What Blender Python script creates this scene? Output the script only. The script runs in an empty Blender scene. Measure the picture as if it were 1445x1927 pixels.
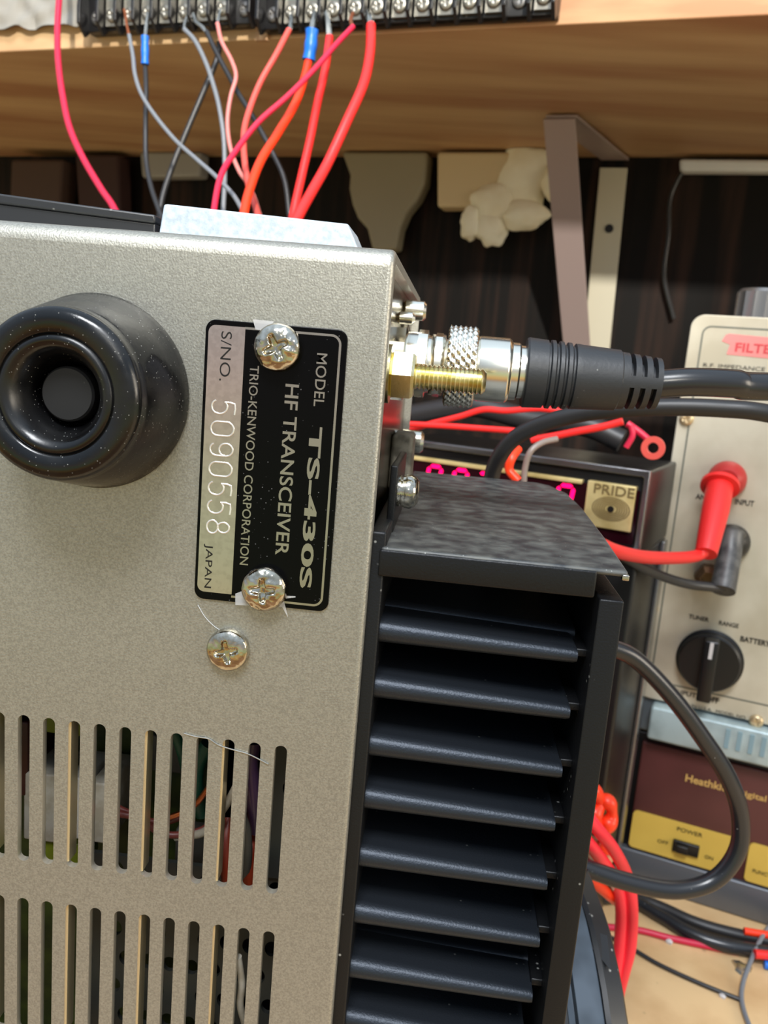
import bpy, bmesh, math, random
import numpy as np
from mathutils import Vector, Matrix, noise as mnoise
random.seed(7)
PI = math.pi
SC = bpy.context.scene
COL = SC.collection
K = 0.001                                             # everything below is in millimetres

# ------------------------------------------------------------------ camera
F = 1550.0; CX, CY = 722.5, 963.5
_down = np.array([-.0833, .980, .179]); _down /= np.linalg.norm(_down)
_dep = np.array([.0868, -.1719, .981]); _dep -= _dep @ _down * _down; _dep /= np.linalg.norm(_dep)
_xx = np.cross(_down, _dep)
M = np.array([_xx, _dep, -_down])                     # unit axes seen from the camera
CAM = -M @ (131 * np.array([(745 - CX) / F, (466 - CY) / F, 1]))
cd = bpy.data.cameras.new('camera'); cam = bpy.data.objects.new('camera', cd); COL.objects.link(cam)
mw = Matrix.Identity(4)
for i in range(3):
    mw[i][0] = M[i][0]; mw[i][1] = -M[i][1]; mw[i][2] = -M[i][2]; mw[i][3] = CAM[i] * K
cam.matrix_world = mw
cd.sensor_fit = 'VERTICAL'; cd.sensor_height = 36; cd.sensor_width = 27; cd.lens = F / 1927 * 36
cd.clip_start = 0.005; cd.clip_end = 50
cd.dof.use_dof = True; cd.dof.focus_distance = 0.145; cd.dof.aperture_fstop = 38
SC.camera = cam

# ------------------------------------------------------------------ light, world, exposure
SC.view_settings.view_transform = 'Standard'; SC.view_settings.look = 'None'
SC.view_settings.gamma = 1; SC.view_settings.exposure = 0.30
W = bpy.data.worlds.new('room_light'); SC.world = W; W.use_nodes = True
nt = W.node_tree; nt.nodes.clear()
tc = nt.nodes.new('ShaderNodeTexCoord'); sx = nt.nodes.new('ShaderNodeSeparateXYZ')
mr = nt.nodes.new('ShaderNodeMapRange'); mr.inputs[1].default_value = -1; mr.inputs[2].default_value = 1
cr = nt.nodes.new('ShaderNodeValToRGB'); bg = nt.nodes.new('ShaderNodeBackground'); wo = nt.nodes.new('ShaderNodeOutputWorld')
L = nt.links.new
L(tc.outputs['Generated'], sx.inputs[0]); L(sx.outputs[2], mr.inputs[0]); L(mr.outputs[0], cr.inputs[0])
L(cr.outputs[0], bg.inputs[0]); L(bg.outputs[0], wo.inputs[0])
stops = [(0.0, (.30, .20, .11)), (.25, (.74, .40, .12)), (.33, (.66, .52, .24)), (.375, (.50, .62, .36)), (.445, (.56, .58, .38)),
         (.475, (.62, .50, .45)), (.53, (.42, .45, .46)), (.62, (.46, .55, .66)), (1.0, (.80, .98, 1.2))]
el = cr.color_ramp.elements
while len(el) < len(stops): el.new(.5)
for e, (p, c) in zip(el, stops): e.position = p; e.color = (*c, 1)
bg.inputs[1].default_value = 0.80

def area(name, loc, target, sx_, sy_, power, color):
    l = bpy.data.lights.new(name, 'AREA'); l.shape = 'RECTANGLE'; l.size = sx_; l.size_y = sy_; l.energy = power; l.color = color
    o = bpy.data.objects.new(name, l); COL.objects.link(o); o.location = loc
    o.rotation_euler = (Vector(target) - Vector(loc)).to_track_quat('-Z', 'Y').to_euler(); return o
area('window_daylight', (-0.05, -0.80, 1.15), (0, 0.1, 0), 0.50, 0.40, 18, (.95, .97, 1.0))
area('side_fill', (1.25, -0.45, 0.28), (0, 0, -0.05), 0.5, 0.5, 6, (1.0, .88, .70))  # warm light added to brighten right-hand edges, no window known there
sb = bpy.data.lights.new('sunbeam', 'SPOT'); sb.energy = 170; sb.color = (1.0, .95, .84); sb.spot_size = math.radians(18); sb.spot_blend = .35; sb.shadow_soft_size = .04
so = bpy.data.objects.new('sunbeam', sb); COL.objects.link(so); so.location = (0.25, -1.60, 0.80)
so.rotation_euler = (Vector((-.07, .25, .20)) - Vector(so.location)).to_track_quat('-Z', 'Y').to_euler()

# ------------------------------------------------------------------ frames and un-projection
def ray(px, py): return M @ np.array([(px - CX) / F, (py - CY) / F, 1])
def on_plane(px, py, n, d):
    n = np.array(n, float); r = ray(px, py); t = (d - n @ CAM) / (n @ r); return Vector(CAM + t * r)
def AY(px, py, y=0): return on_plane(px, py, (0, 1, 0), y)
def AX(px, py, x=0): return on_plane(px, py, (1, 0, 0), x)
def AZ(px, py, z=0): return on_plane(px, py, (0, 0, 1), z)
class Frame:                                          # upright frame turned by yaw, measured from the viewpoint
    def __init__(s, deg):
        a = math.radians(deg); s.x = np.array([math.cos(a), -math.sin(a), 0]); s.y = np.array([math.sin(a), math.cos(a), 0])
    def at(s, px, py, D): return on_plane(px, py, s.y, D + s.y @ CAM)
    def loc(s, p): q = np.array(p) - CAM; return Vector((q @ s.x, q @ s.y, p[2]))
    def L(s, px, py, D): return s.loc(s.at(px, py, D))
    def w(s, u, d, z): p = CAM + s.x * u + s.y * d; return Vector((p[0], p[1], z))
FR = Frame(19); FS = Frame(14.5); FD = Frame(24)
DESK = -270.0

# ------------------------------------------------------------------ materials
def lin(c): return tuple(((x / 255) / 12.92 if x / 255 <= .04045 else ((x / 255 + .055) / 1.055) ** 2.4) for x in c)
MATS = {}
def mat(name, rgb, rough=.5, metal=0, spec=.5, rgb2=None, nscale=300, ndetail=3, nlo=.4, nhi=.6, bump=0, bscale=1500, stretch=None,
        dust=0, dcol=(170, 170, 165), dscale=600, coat=0, emit=0, alpha=1, rough2=None, trans=0):
    if name in MATS: return MATS[name]
    m = bpy.data.materials.new(name); m.use_nodes = True; t = m.node_tree; N = t.nodes; b = N['Principled BSDF']; l = t.links.new
    b.inputs['Base Color'].default_value = (*lin(rgb), 1); b.inputs['Roughness'].default_value = rough
    b.inputs['Metallic'].default_value = metal; b.inputs['Specular IOR Level'].default_value = spec
    b.inputs['Coat Weight'].default_value = coat; b.inputs['Alpha'].default_value = alpha
    b.inputs['Transmission Weight'].default_value = trans
    if emit: b.inputs['Emission Color'].default_value = (*lin(rgb), 1); b.inputs['Emission Strength'].default_value = emit
    co = N.new('ShaderNodeTexCoord'); mp = N.new('ShaderNodeMapping'); l(co.outputs['Object'], mp.inputs[0])
    if stretch: mp.inputs['Scale'].default_value = stretch
    src = None
    if rgb2:
        n = N.new('ShaderNodeTexNoise'); n.inputs['Scale'].default_value = nscale; n.inputs['Detail'].default_value = ndetail; l(mp.outputs[0], n.inputs[0])
        r = N.new('ShaderNodeMapRange'); r.inputs[1].default_value = nlo; r.inputs[2].default_value = nhi; l(n.outputs[0], r.inputs[0])
        x = N.new('ShaderNodeMix'); x.data_type = 'RGBA'; x.inputs[6].default_value = (*lin(rgb), 1); x.inputs[7].default_value = (*lin(rgb2), 1)
        l(r.outputs[0], x.inputs[0]); src = x.outputs[2]
        if rough2 is not None:
            q = N.new('ShaderNodeMapRange'); q.inputs[3].default_value = rough; q.inputs[4].default_value = rough2; l(r.outputs[0], q.inputs[0]); l(q.outputs[0], b.inputs['Roughness'])
    if dust:                                          # lint and scratches scattered as separate specks
        v = N.new('ShaderNodeTexVoronoi'); v.inputs['Scale'].default_value = dscale; l(co.outputs['Object'], v.inputs[0])
        n2 = N.new('ShaderNodeTexNoise'); n2.inputs['Scale'].default_value = dscale * .22; n2.inputs['Detail'].default_value = 2; l(co.outputs['Object'], n2.inputs[0])
        a = N.new('ShaderNodeMapRange'); a.inputs[1].default_value = .14; a.inputs[2].default_value = .05; l(v.outputs['Distance'], a.inputs[0])
        c = N.new('ShaderNodeMapRange'); c.inputs[1].default_value = .62 - dust * .12; c.inputs[2].default_value = .70 - dust * .12; l(n2.outputs[0], c.inputs[0])
        mu = N.new('ShaderNodeMath'); mu.operation = 'MULTIPLY'; l(a.outputs[0], mu.inputs[0]); l(c.outputs[0], mu.inputs[1])
        x = N.new('ShaderNodeMix'); x.data_type = 'RGBA'; x.inputs[7].default_value = (*lin(dcol), 1)
        if src: l(src, x.inputs[6])
        else: x.inputs[6].default_value = (*lin(rgb), 1)
        l(mu.outputs[0], x.inputs[0]); src = x.outputs[2]
    if src: l(src, b.inputs['Base Color'])
    if bump:
        n = N.new('ShaderNodeTexNoise'); n.inputs['Scale'].default_value = bscale; n.inputs['Detail'].default_value = 3; l(mp.outputs[0], n.inputs[0])
        bp = N.new('ShaderNodeBump'); bp.inputs['Strength'].default_value = bump; bp.inputs['Distance'].default_value = .0002; l(n.outputs[0], bp.inputs['Height']); l(bp.outputs[0], b.inputs['Normal'])
    MATS[name] = m; return m
m_cover = mat('silver_grey_paint', (158, 156, 147), .42, .70, .5, rgb2=(180, 178, 168), nscale=2800, nlo=.35, nhi=.65, bump=.35, bscale=3000)
m_bare = mat('bare_cut_metal', (240, 232, 214), .34, .8)
m_rear = mat('yellow_chromate_panel', (120, 108, 80), .22, 1, rgb2=(60, 50, 36), nscale=60, nlo=.35, nhi=.65)
m_black = mat('black_anodised_casting', (22, 23, 25), .42, .35, .5, bump=.25, bscale=2500, dust=.7, dscale=420)
m_fin = mat('black_fin_paint', (50, 55, 62), .42, .6, .5, bump=.3, bscale=2500, dust=.55, dscale=500)
m_shroud = mat('dusty_black_sheet', (64, 66, 68), .38, .3, .5, rgb2=(112, 112, 106), nscale=240, ndetail=12, nlo=.36, nhi=.68, rough2=.6, dust=1.0, dscale=900, bump=.15)
m_rubber = mat('black_rubber', (6, 6, 7), .17, 0, .55, dust=1.8, dscale=1500, bump=.16, bscale=700, rough2=.34, rgb2=(16, 16, 17), nscale=120)
m_strap = mat('black_rubber_strip', (34, 35, 37), .38, 0, .5, dust=1.0, dscale=280)
m_pblack = mat('nameplate_black', (5, 5, 6), .20, 0, .12, dust=.9, dscale=1200, dcol=(120, 120, 120))
m_psilver = mat('nameplate_silver', (196, 184, 178), .15, .9, rgb2=(206, 194, 188), nscale=900)
m_pline = mat('nameplate_silver_print', (178, 172, 164), .22, .9)
m_ink = mat('black_ink', (18, 16, 16), .4)
m_emboss = mat('embossed_digit_metal', (244, 242, 234), .22, .5)
m_chrome = mat('nickel_screw', (205, 200, 188), .14, 1, rgb2=(176, 168, 150), nscale=700, bump=.5, bscale=700)
m_gold = mat('gold_tinted_zinc', (238, 232, 196), .30, 1, rgb2=(214, 202, 144), nscale=250, bump=.1)
m_nickel = mat('nickel_connector', (242, 238, 224), .22, 1)
m_knurl = mat('knurled_nickel', (240, 236, 222), .25, 1)
m_boot = mat('grey_black_boot', (44, 46, 49), .45, 0, .5, bump=.2, bscale=1200, dust=.3)
m_cable = mat('black_cable_jacket', (34, 35, 38), .26, 0, .6, dust=.3)
m_cablem = mat('matt_black_cable', (38, 37, 38), .42, 0, .5)
m_alu = mat('bright_aluminium', (190, 202, 212), .5, .3, rgb2=(166, 178, 188), nscale=900, nlo=.35, nhi=.65, bump=.2)
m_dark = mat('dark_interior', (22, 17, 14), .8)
m_pcb = mat('green_circuit_board', (62, 74, 20), .5, rgb2=(40, 52, 14), nscale=200)
m_ivory = mat('ivory_nylon', (188, 182, 168), .5, rgb2=(168, 158, 140), nscale=300)
m_grey = mat('grey_chassis', (74, 76, 72), .45, .6)
m_wall = mat('dark_panel_wood', (12, 9, 8), .6, 0, .2, rgb2=(56, 38, 30), nscale=26, ndetail=6, stretch=(3.5, 3.5, .15), nlo=.46, nhi=.74)
m_pine = mat('pine_shelf', (214, 180, 138), .55, 0, .3, rgb2=(178, 132, 98), nscale=26, ndetail=5, stretch=(.12, 1, 1.6), nlo=.38, nhi=.66)
m_desk = mat('plywood_desk', (222, 188, 140), .6, rgb2=(196, 158, 112), nscale=30, ndetail=6, nlo=.4, nhi=.68, dust=1.0, dscale=90, dcol=(110, 84, 60))
m_brk = mat('mauve_grey_paint', (168, 150, 148), .45, .1)
m_panel = mat('brushed_meter_panel', (204, 197, 178), .34, .2, rgb2=(182, 173, 152), nscale=30, ndetail=6, nlo=.4, nhi=.65, bump=.1)
m_pbase = mat('pale_blue_grey_base', (176, 194, 196), .35, .2, rgb2=(150, 166, 168), nscale=60)
m_maroon = mat('maroon_panel', (92, 50, 48), .35, 0, .5, rgb2=(78, 42, 40), nscale=20)
m_yellow = mat('yellow_plate', (218, 184, 84), .4, rgb2=(206, 172, 76), nscale=20)
m_goldpl = mat('gold_plate', (220, 200, 142), .35, .4, rgb2=(200, 178, 118), nscale=100)
m_bplast = mat('glossy_black_plastic', (17, 17, 18), .35, 0, .5)
m_chromef = mat('dull_chrome_trim', (150, 150, 152), .25, .9)
m_led = mat('red_led', (255, 0, 84), .4, emit=2.2)
m_window = mat('dark_red_window', (34, 6, 14), .12)
m_red = mat('red_insulation', (232, 44, 42), .35, 0, .5)
m_red2 = mat('salmon_red_insulation', (214, 84, 74), .4)
m_orange = mat('orange_red_insulation', (250, 62, 26), .35)
m_crim = mat('crimson_insulation', (200, 32, 66), .4)
m_pink = mat('pink_insulation', (214, 128, 122), .4)
m_wgrey = mat('grey_insulation', (120, 124, 130), .3)
m_wblack = mat('black_insulation', (42, 42, 44), .35)
m_wwhite = mat('white_insulation', (200, 196, 194), .4)
m_blue = mat('blue_crimp_sleeve', (24, 110, 214), .35)
m_copper = mat('bare_copper', (190, 112, 74), .3, 1)
m_tin = mat('tinned_strand', (190, 186, 176), .25, 1)
m_bake = mat('black_phenolic', (24, 23, 24), .32, 0, .5, dust=.6, dscale=250)
m_cream = mat('cream_paper', (252, 248, 228), .7, rgb2=(240, 230, 202), nscale=30)
m_tan = mat('tan_card', (214, 194, 156), .7)
m_greyj = mat('frosted_grey_plastic', (150, 142, 120), .5)
m_white = mat('white_plastic', (225, 228, 232), .45)
m_film = mat('clear_film', (225, 225, 225), .1, 0, .8, alpha=.45)
m_tape = mat('glossy_tape_band', (96, 104, 112), .22, .55, rgb2=(72, 78, 84), nscale=60)

# ------------------------------------------------------------------ mesh builder (millimetres)
class MB:
    def __init__(s): s.v = []; s.f = []; s.m = []
    def add(s, vs, fs, mi=0):
        o = len(s.v); s.v += [Vector(v) for v in vs]; s.f += [tuple(i + o for i in f) for f in fs]; s.m += [mi] * len(fs); return s
    def box(s, a, b, T=None, mi=0, bev=0):
        x0, y0, z0 = a; x1, y1, z1 = b; T = T or (lambda x, y, z: (x, y, z))
        if x0 > x1: x0, x1 = x1, x0
        if y0 > y1: y0, y1 = y1, y0
        if z0 > z1: z0, z1 = z1, z0
        if bev <= 0:
            vs = [T(x, y, z) for x in (x0, x1) for y in (y0, y1) for z in (z0, z1)]
            return s.add(vs, [(0, 1, 3, 2), (4, 6, 7, 5), (0, 4, 5, 1), (2, 3, 7, 6), (0, 2, 6, 4), (1, 5, 7, 3)], mi)
        bm = bmesh.new(); bmesh.ops.create_cube(bm, size=1)
        for v in bm.verts: v.co = Vector(((x0 + x1) / 2 + v.co.x * (x1 - x0), (y0 + y1) / 2 + v.co.y * (y1 - y0), (z0 + z1) / 2 + v.co.z * (z1 - z0)))
        bmesh.ops.bevel(bm, geom=bm.edges[:], offset=bev, segments=3, affect='EDGES', profile=.5)
        bm.verts.index_update(); vs = [T(*v.co) for v in bm.verts]; fs = [tuple(v.index for v in f.verts) for f in bm.faces]; bm.free()
        return s.add(vs, fs, mi)
    def lathe(s, c, axis, prof, n=40, mi=0, fn=None):
        """prof: (r, h) along axis from c."""
        a = Vector(axis).normalized(); t = Vector((0, 0, 1)) if abs(a.z) < .9 else Vector((1, 0, 0))
        u = a.cross(t).normalized(); w = a.cross(u); c = Vector(c); vs = []; fs = []
        for j, (r, h) in enumerate(prof):
            for i in range(n):
                th = 2 * PI * i / n; rr = max(r, 1e-4) if fn is None else max(fn(r, h, th), 1e-4)
                vs.append(c + a * h + (u * math.cos(th) + w * math.sin(th)) * rr)
        for j in range(len(prof) - 1):
            for i in range(n):
                k = (i + 1) % n; fs.append((j * n + i, (j + 1) * n + i, (j + 1) * n + k, j * n + k))
        return s.add(vs, fs, mi)
    def cyl(s, c, axis, r, h, n=32, mi=0, bev=0):
        p = [(0, 0), (r - bev, 0), (r, bev), (r, h - bev), (r - bev, h), (0, h)] if bev else [(0, 0), (r, 0), (r, h), (0, h)]
        return s.lathe(c, axis, p, n, mi)
    def tube(s, pts, r, n=14, mi=0, rf=None, smooth=8, cap=True, flat=1):
        P = [Vector(p) for p in pts]
        if smooth and len(P) > 2:
            Q = []; E = [P[0] * 2 - P[1]] + P + [P[-1] * 2 - P[-2]]
            for i in range(1, len(E) - 2):
                a, b, c, d = E[i - 1:i + 3]
                for k in range(smooth):
                    t = k / smooth; Q.append(.5 * ((2 * b) + (c - a) * t + (2 * a - 5 * b + 4 * c - d) * t * t + (3 * b - a - 3 * c + d) * t ** 3))
            P = Q + [P[-1]]
        nn = len(P); tang = [(P[min(i + 1, nn - 1)] - P[max(i - 1, 0)]).normalized() for i in range(nn)]
        up = Vector((0, 0, 1)) if abs(tang[0].z) < .9 else Vector((1, 0, 0)); nrm = tang[0].cross(up).normalized(); vs = []; fs = []
        for i in range(nn):
            nrm = (nrm - tang[i] * nrm.dot(tang[i])).normalized(); bn = tang[i].cross(nrm); R = r * (rf(i / (nn - 1)) if rf else 1)
            for k in range(n):
                th = 2 * PI * k / n; vs.append(P[i] + nrm * math.cos(th) * R + bn * math.sin(th) * R * flat)
        for i in range(nn - 1):
            for k in range(n):
                q = (k + 1) % n; fs.append((i * n + k, i * n + q, (i + 1) * n + q, (i + 1) * n + k))
        if cap: fs.append(tuple(range(n - 1, -1, -1))); fs.append(tuple((nn - 1) * n + k for k in range(n)))
        return s.add(vs, fs, mi)
    def prism(s, poly, O, u, v, w, t, mi=0):
        """polygon (a,b) in plane O+u*a+v*b, thickness t along w"""
        O, u, v, w = map(Vector, (O, u, v, w)); n = len(poly)
        vs = [O + u * a + v * b for a, b in poly] + [O + u * a + v * b + w * t for a, b in poly]
        fs = [tuple(range(n)), tuple(range(2 * n - 1, n - 1, -1))] + [(i, n + i, n + (i + 1) % n, (i + 1) % n) for i in range(n)]
        return s.add(vs, fs, mi)
    def build(s, name, mats, parent=None, origin=None, angle=35, recalc=True, bevel=0):
        if not isinstance(mats, (list, tuple)): mats = [mats]
        if origin is None:
            if parent is not None: origin = Vector(parent['_o'])
            else:
                mn = [min(v[i] for v in s.v) for i in range(3)]; mx = [max(v[i] for v in s.v) for i in range(3)]
                origin = Vector(((mn[0] + mx[0]) / 2, (mn[1] + mx[1]) / 2, mn[2]))
        origin = Vector(origin)
        me = bpy.data.meshes.new(name); me.from_pydata([(v - origin) * K for v in s.v], [], s.f)
        for m in mats: me.materials.append(m)
        for p, i in zip(me.polygons, s.m): p.material_index = i
        bm = bmesh.new(); bm.from_mesh(me)
        if recalc:
            bmesh.ops.remove_doubles(bm, verts=bm.verts, dist=2e-7); bmesh.ops.recalc_face_normals(bm, faces=bm.faces)
        bm.to_mesh(me); bm.free()
        me.polygons.foreach_set('use_smooth', [True] * len(me.polygons)); me.set_sharp_from_angle(angle=math.radians(angle)); me.update()
        o = bpy.data.objects.new(name, me); COL.objects.link(o)
        if parent is None: o.location = origin * K
        else: o.parent = parent; o.location = (origin - Vector(parent['_o'])) * K
        ORI[o.name] = origin; o['_o'] = tuple(origin)
        if bevel:
            b = o.modifiers.new('bevel', 'BEVEL'); b.width = bevel * K; b.segments = 3; b.limit_method = 'ANGLE'
        return o
ORI = {}
def tag(o, label, cat, group=None, kind=None):
    o['label'] = label; o['category'] = cat
    if group: o['group'] = group
    if kind: o['kind'] = kind
    return o
def thing(name, label, cat, origin, group=None):
    o = bpy.data.objects.new(name, None); COL.objects.link(o); o.empty_display_size = .01; o.location = Vector(origin) * K; o['_o'] = tuple(origin)
    return tag(o, label, cat, group)
def structure(o): o['kind'] = 'structure'; return o
def dup(o, parent, delta):                             # copy with its children
    c = o.copy(); COL.objects.link(c); c.parent = parent; c.location = o.location + Vector(delta) * K
    for ch in [x for x in bpy.data.objects if x.parent == o]:
        g = ch.copy(); COL.objects.link(g); g.parent = c
    return c

def text_into(mb, s, p0, p1, cap, up, t=.05, mi=0, bold=0.0, off=None):
    """lettering from p0 to p1 (centre line), cap height cap, up direction, thickness t outwards (off)"""
    cu = bpy.data.curves.new('t', 'FONT'); cu.body = s; cu.size = 1; cu.extrude = .01; cu.offset = bold; cu.resolution_u = 4
    o = bpy.data.objects.new('t', cu); COL.objects.link(o); bpy.context.view_layer.update()
    dg = bpy.context.evaluated_depsgraph_get(); me = bpy.data.meshes.new_from_object(o.evaluated_get(dg))
    vs = [v.co.copy() for v in me.vertices]; fs = [tuple(p.vertices) for p in me.polygons]
    bpy.data.objects.remove(o); bpy.data.curves.remove(cu); bpy.data.meshes.remove(me)
    x0 = min(v.x for v in vs); x1 = max(v.x for v in vs); y0 = min(v.y for v in vs); y1 = max(v.y for v in vs)
    p0 = Vector(p0); p1 = Vector(p1); d = (p1 - p0); Ln = d.length; d.normalize(); up = Vector(up); up = (up - d * up.dot(d)).normalized(); nr = d.cross(up)
    out = []
    for v in vs:
        a = (v.x - x0) / (x1 - x0) * Ln; b = ((v.y - y0) / (y1 - y0) - .5) * cap; c = (v.z + .01) / .02 * t
        out.append(p0 + d * a + up * b + nr * c)
    mb.add(out, fs, mi)

def rrect(x0, x1, z0, z1, r, n=6):
    P = []
    for cx, cz, a0 in ((x1 - r, z1 - r, 0), (x0 + r, z1 - r, 90), (x0 + r, z0 + r, 180), (x1 - r, z0 + r, 270)):
        for k in range(n + 1):
            a = math.radians(a0 + 90 * k / n); P.append((cx + r * math.cos(a), cz + r * math.sin(a)))
    return P
def holes_sheet(outer, inners, y0, y1, T=None):
    """flat sheet (x,z) with holes between depth y0..y1; returns verts, faces"""
    cu = bpy.data.curves.new('c', 'CURVE'); cu.dimensions = '2D'; cu.fill_mode = 'BOTH'; cu.extrude = (y1 - y0) / 2
    for poly in [outer] + inners:
        sp = cu.splines.new('POLY'); sp.points.add(len(poly) - 1); sp.use_cyclic_u = True
        for p, (a, b) in zip(sp.points, poly): p.co = (a, b, 0, 1)
    o = bpy.data.objects.new('c', cu); COL.objects.link(o); bpy.context.view_layer.update()
    me = bpy.data.meshes.new_from_object(o.evaluated_get(bpy.context.evaluated_depsgraph_get()))
    vs = [Vector((v.co.x, (y0 + y1) / 2 + v.co.z, v.co.y)) for v in me.vertices]; fs = [tuple(p.vertices) for p in me.polygons]
    bpy.data.objects.remove(o); bpy.data.curves.remove(cu); bpy.data.meshes.remove(me)
    return vs, fs

# ================================================================== SETTING
# wall / shelf in the frame FS
SHZ = 137.6
dj = [FS.loc(AZ(*p, SHZ)).y for p in ((0, 293), (722, 296), (1445, 300))]; DW = sum(dj) / 3
df = [FS.loc(AZ(*p, SHZ)).y for p in ((0, 103), (722, 62), (1445, 22))]; DF = sum(df) / 3
structure(MB().box((-1500, DW, -290), (1300, DW + 20, 700), FS.w).build('wall_back', m_wall))
structure(MB().box((-1500, -1400, DESK - 790), (1300, DW + 20, DESK - 770), FS.w).build('floor', mat('brown_floor', (170, 118, 70), .6)))
t = thing('desk', 'plywood desk top with lint and debris under all the radio gear', 'desk', (0, 100, DESK))
MB().box((-900, 20, DESK - 25), (700, DW - 1, DESK), FS.w, bev=1.5).build('desk_top', m_desk, t)
for u in (-860, 640):
    for d in (60, DW - 60):
        MB().box((u, d, DESK - 770), (u + 45, d + 45, DESK - 25), FS.w, bev=2).build('leg', m_desk, t)

shelf = MB().box((-1100, DF, SHZ), (800, DW - .5, SHZ + 38), FS.w, bev=.8).build('shelf', m_pine)
tag(shelf, 'thick pine shelf board overhead carrying the black terminal strips', 'shelf')

# triangular shelf bracket
pu = FS.loc(AZ(1054, 212, SHZ)); ub = FS.L(1152, 500, DW).x; wb = 19.0
t = thing('shelf_bracket', 'bent flat steel bracket with diagonal brace holding up the pine shelf', 'bracket', FS.w(ub, DW, SHZ - 140))
zb = FS.L(1105, 720, DW - 10).z
def strip(u0, d0, z0, u1, d1, z1, w, th):
    a = Vector((u0, d0, z0)); b = Vector((u1, d1, z1)); n = (b - a).cross(Vector((1, 0, 0))).normalized() * th
    vs = [FS.w(*(q + Vector((e * w / 2, 0, 0)) + n * k)) for q in (a, b) for e in (-1, 1) for k in (0, 1)]
    return MB().add(vs, [(0, 1, 3, 2), (4, 6, 7, 5), (0, 4, 5, 1), (2, 3, 7, 6), (0, 2, 6, 4), (1, 5, 7, 3)])
bot = FS.L(1078, 640, DW - 12)
brace_bot_z = zb
strip(pu.x, pu.y, SHZ - 3, bot.x + 8, DW - 6, brace_bot_z, wb, 2.5).build('brace', m_brk, t, bevel=.5)
vt = FS.L(1152, 345, DW - 2); vb = FS.L(1126, 650, DW - 2)
strip(vt.x, DW - 4, SHZ - 8, vb.x, DW - 4, brace_bot_z - 3, wb, 2.2).build('wall_arm', mat('pale_grey_steel', (206, 200, 180), .4, .1), t, bevel=.5)
strip(pu.x + 1, pu.y, SHZ - 1.2, vt.x, DW - 4, SHZ - 1.2, wb, 1.6).build('shelf_arm', m_brk, t, bevel=.4)
h = FS.L(1146, 430, DW - 7)
MB().cyl(FS.w(*h), FS.y, 3.0, 4, 20).build('screw_hole', m_ink, t)

# ================================================================== TRANSCEIVER
T = thing('radio_transceiver', 'silver grey transceiver standing on its side, underside with rubber foot and nameplate facing out', 'radio', (-125, 48, DESK))
# --- cover face with slots
X0, Z1 = -258, -267
slots = []; LIPS = []
for i in range(24):
    xc = -13.15 - 4.79 * i
    for (zt, zb_) in ((-86.9, -116.4), (-124.3, -153.8), (-161.7, -191.2)):
        slots.append(rrect(xc - 1.12, xc + 1.12, zb_, zt, 1.1, 6))
        if i % 3 == 2 and i > 1: LIPS.append((xc - 1.12, zb_, zt))
vs, fs = holes_sheet([(X0, Z1), (-1.0, Z1), (-1.0, -3.0), (X0, -3.0)], slots, 0, 1.4)
mb = MB()
for f in fs:                                          # cut edges of the slots are bare metal
    ys = {round(vs[i].y, 3) for i in f}; xs = [vs[i].x for i in f]
    edge = len(ys) > 1 and -250 < sum(xs) / len(xs) < -5 and -200 < sum(vs[i].z for i in f) / len(f) < -50
    mb.f.append(tuple(f)); mb.m.append(1 if edge else 0)
mb.v = vs
# wrap: vertical front edge, bend over the top, back
path = [((0, Z1), (-1, 0)), ((0, -150), (-1, 0)), ((0, -3.0), (-1, 0))]
for k in range(1, 9): a = PI / 2 * k / 8; path.append(((3 - 3 * math.cos(a), -3 + 3 * math.sin(a)), (-math.cos(a), math.sin(a))))
path.append(((60, 0), (0, 1)))
for k in range(0, 9): a = PI / 2 * k / 8; path.append(((90 + 5 * math.sin(a), -5 + 5 * math.cos(a)), (math.sin(a), math.cos(a))))
path.append(((95, Z1), (1, 0)))
cols = [(X0, 0), (-1.0, 0)]
for k in range(1, 7): a = PI / 2 * k / 6; cols.append((-1 + math.sin(a), 1 - math.cos(a)))
cols.append((0, 2.2)); cols.append((-1.2, 2.4)); cols.append((-2.0, 2.4))
nv = len(mb.v); nc = len(cols)
for (p, n) in path:
    for (x, ins) in cols: mb.v.append(Vector((x, p[0] - n[0] * ins, p[1] - n[1] * ins)))
for i in range(len(path) - 1):
    for j in range(nc - 1):
        if j == 0 and i < 2: continue
        a = nv + i * nc + j; mb.f.append((a, a + 1, a + nc + 1, a + nc)); mb.m.append(0)
cover = mb.build('cover', [m_cover, m_bare], T, recalc=True, angle=40)
lm = MB()
for (x, za, zt) in LIPS:
    lm.box((x - .15, .6, za + .7), (x + .28, 3.6, zt - .6))
lm.build('slot_lip', mat('cream_cut_edge', (226, 210, 172), .35, .7), T)
# closing sheets
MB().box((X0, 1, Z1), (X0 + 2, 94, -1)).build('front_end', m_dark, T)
MB().box((X0, 1, Z1), (-2, 94, Z1 + 2)).build('side_cover', m_cover, T)
rp = MB().box((-3.2, 2.2, Z1 + 2), (-1.8, 92.8, -2.2)); rp.build('rear_panel', m_rear, T)
# rear panel bits : a fuse cap, a jack and small screws seen edge-on
rs = MB(); 
for (px, py, y, r, h_) in ((764, 583, 55, 2.2, 3.4), (757, 598, 38, 1.3, 2.0)):
    c = AY(px, py, y); rs.cyl((-1.8, y, c.z), (1, 0, 0), r, 1.8 + h_, 20, bev=.6)
rs.build('panel_screw', m_nickel, T)
c = AY(775, 850, 60); MB().box((-1.8, 52, -47), (3.2, 66, -34), bev=1).build('power_socket', mat('dusty_grey_socket', (120, 116, 104), .6, rgb2=(80, 76, 66), nscale=300), T)
c = AY(788, 830, 85); MB().cyl((-1.8, 82, -38), (1, 0, 0), 3.0, 6.5, 20, bev=.8).build('knurled_screw', m_nickel, T)

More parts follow.
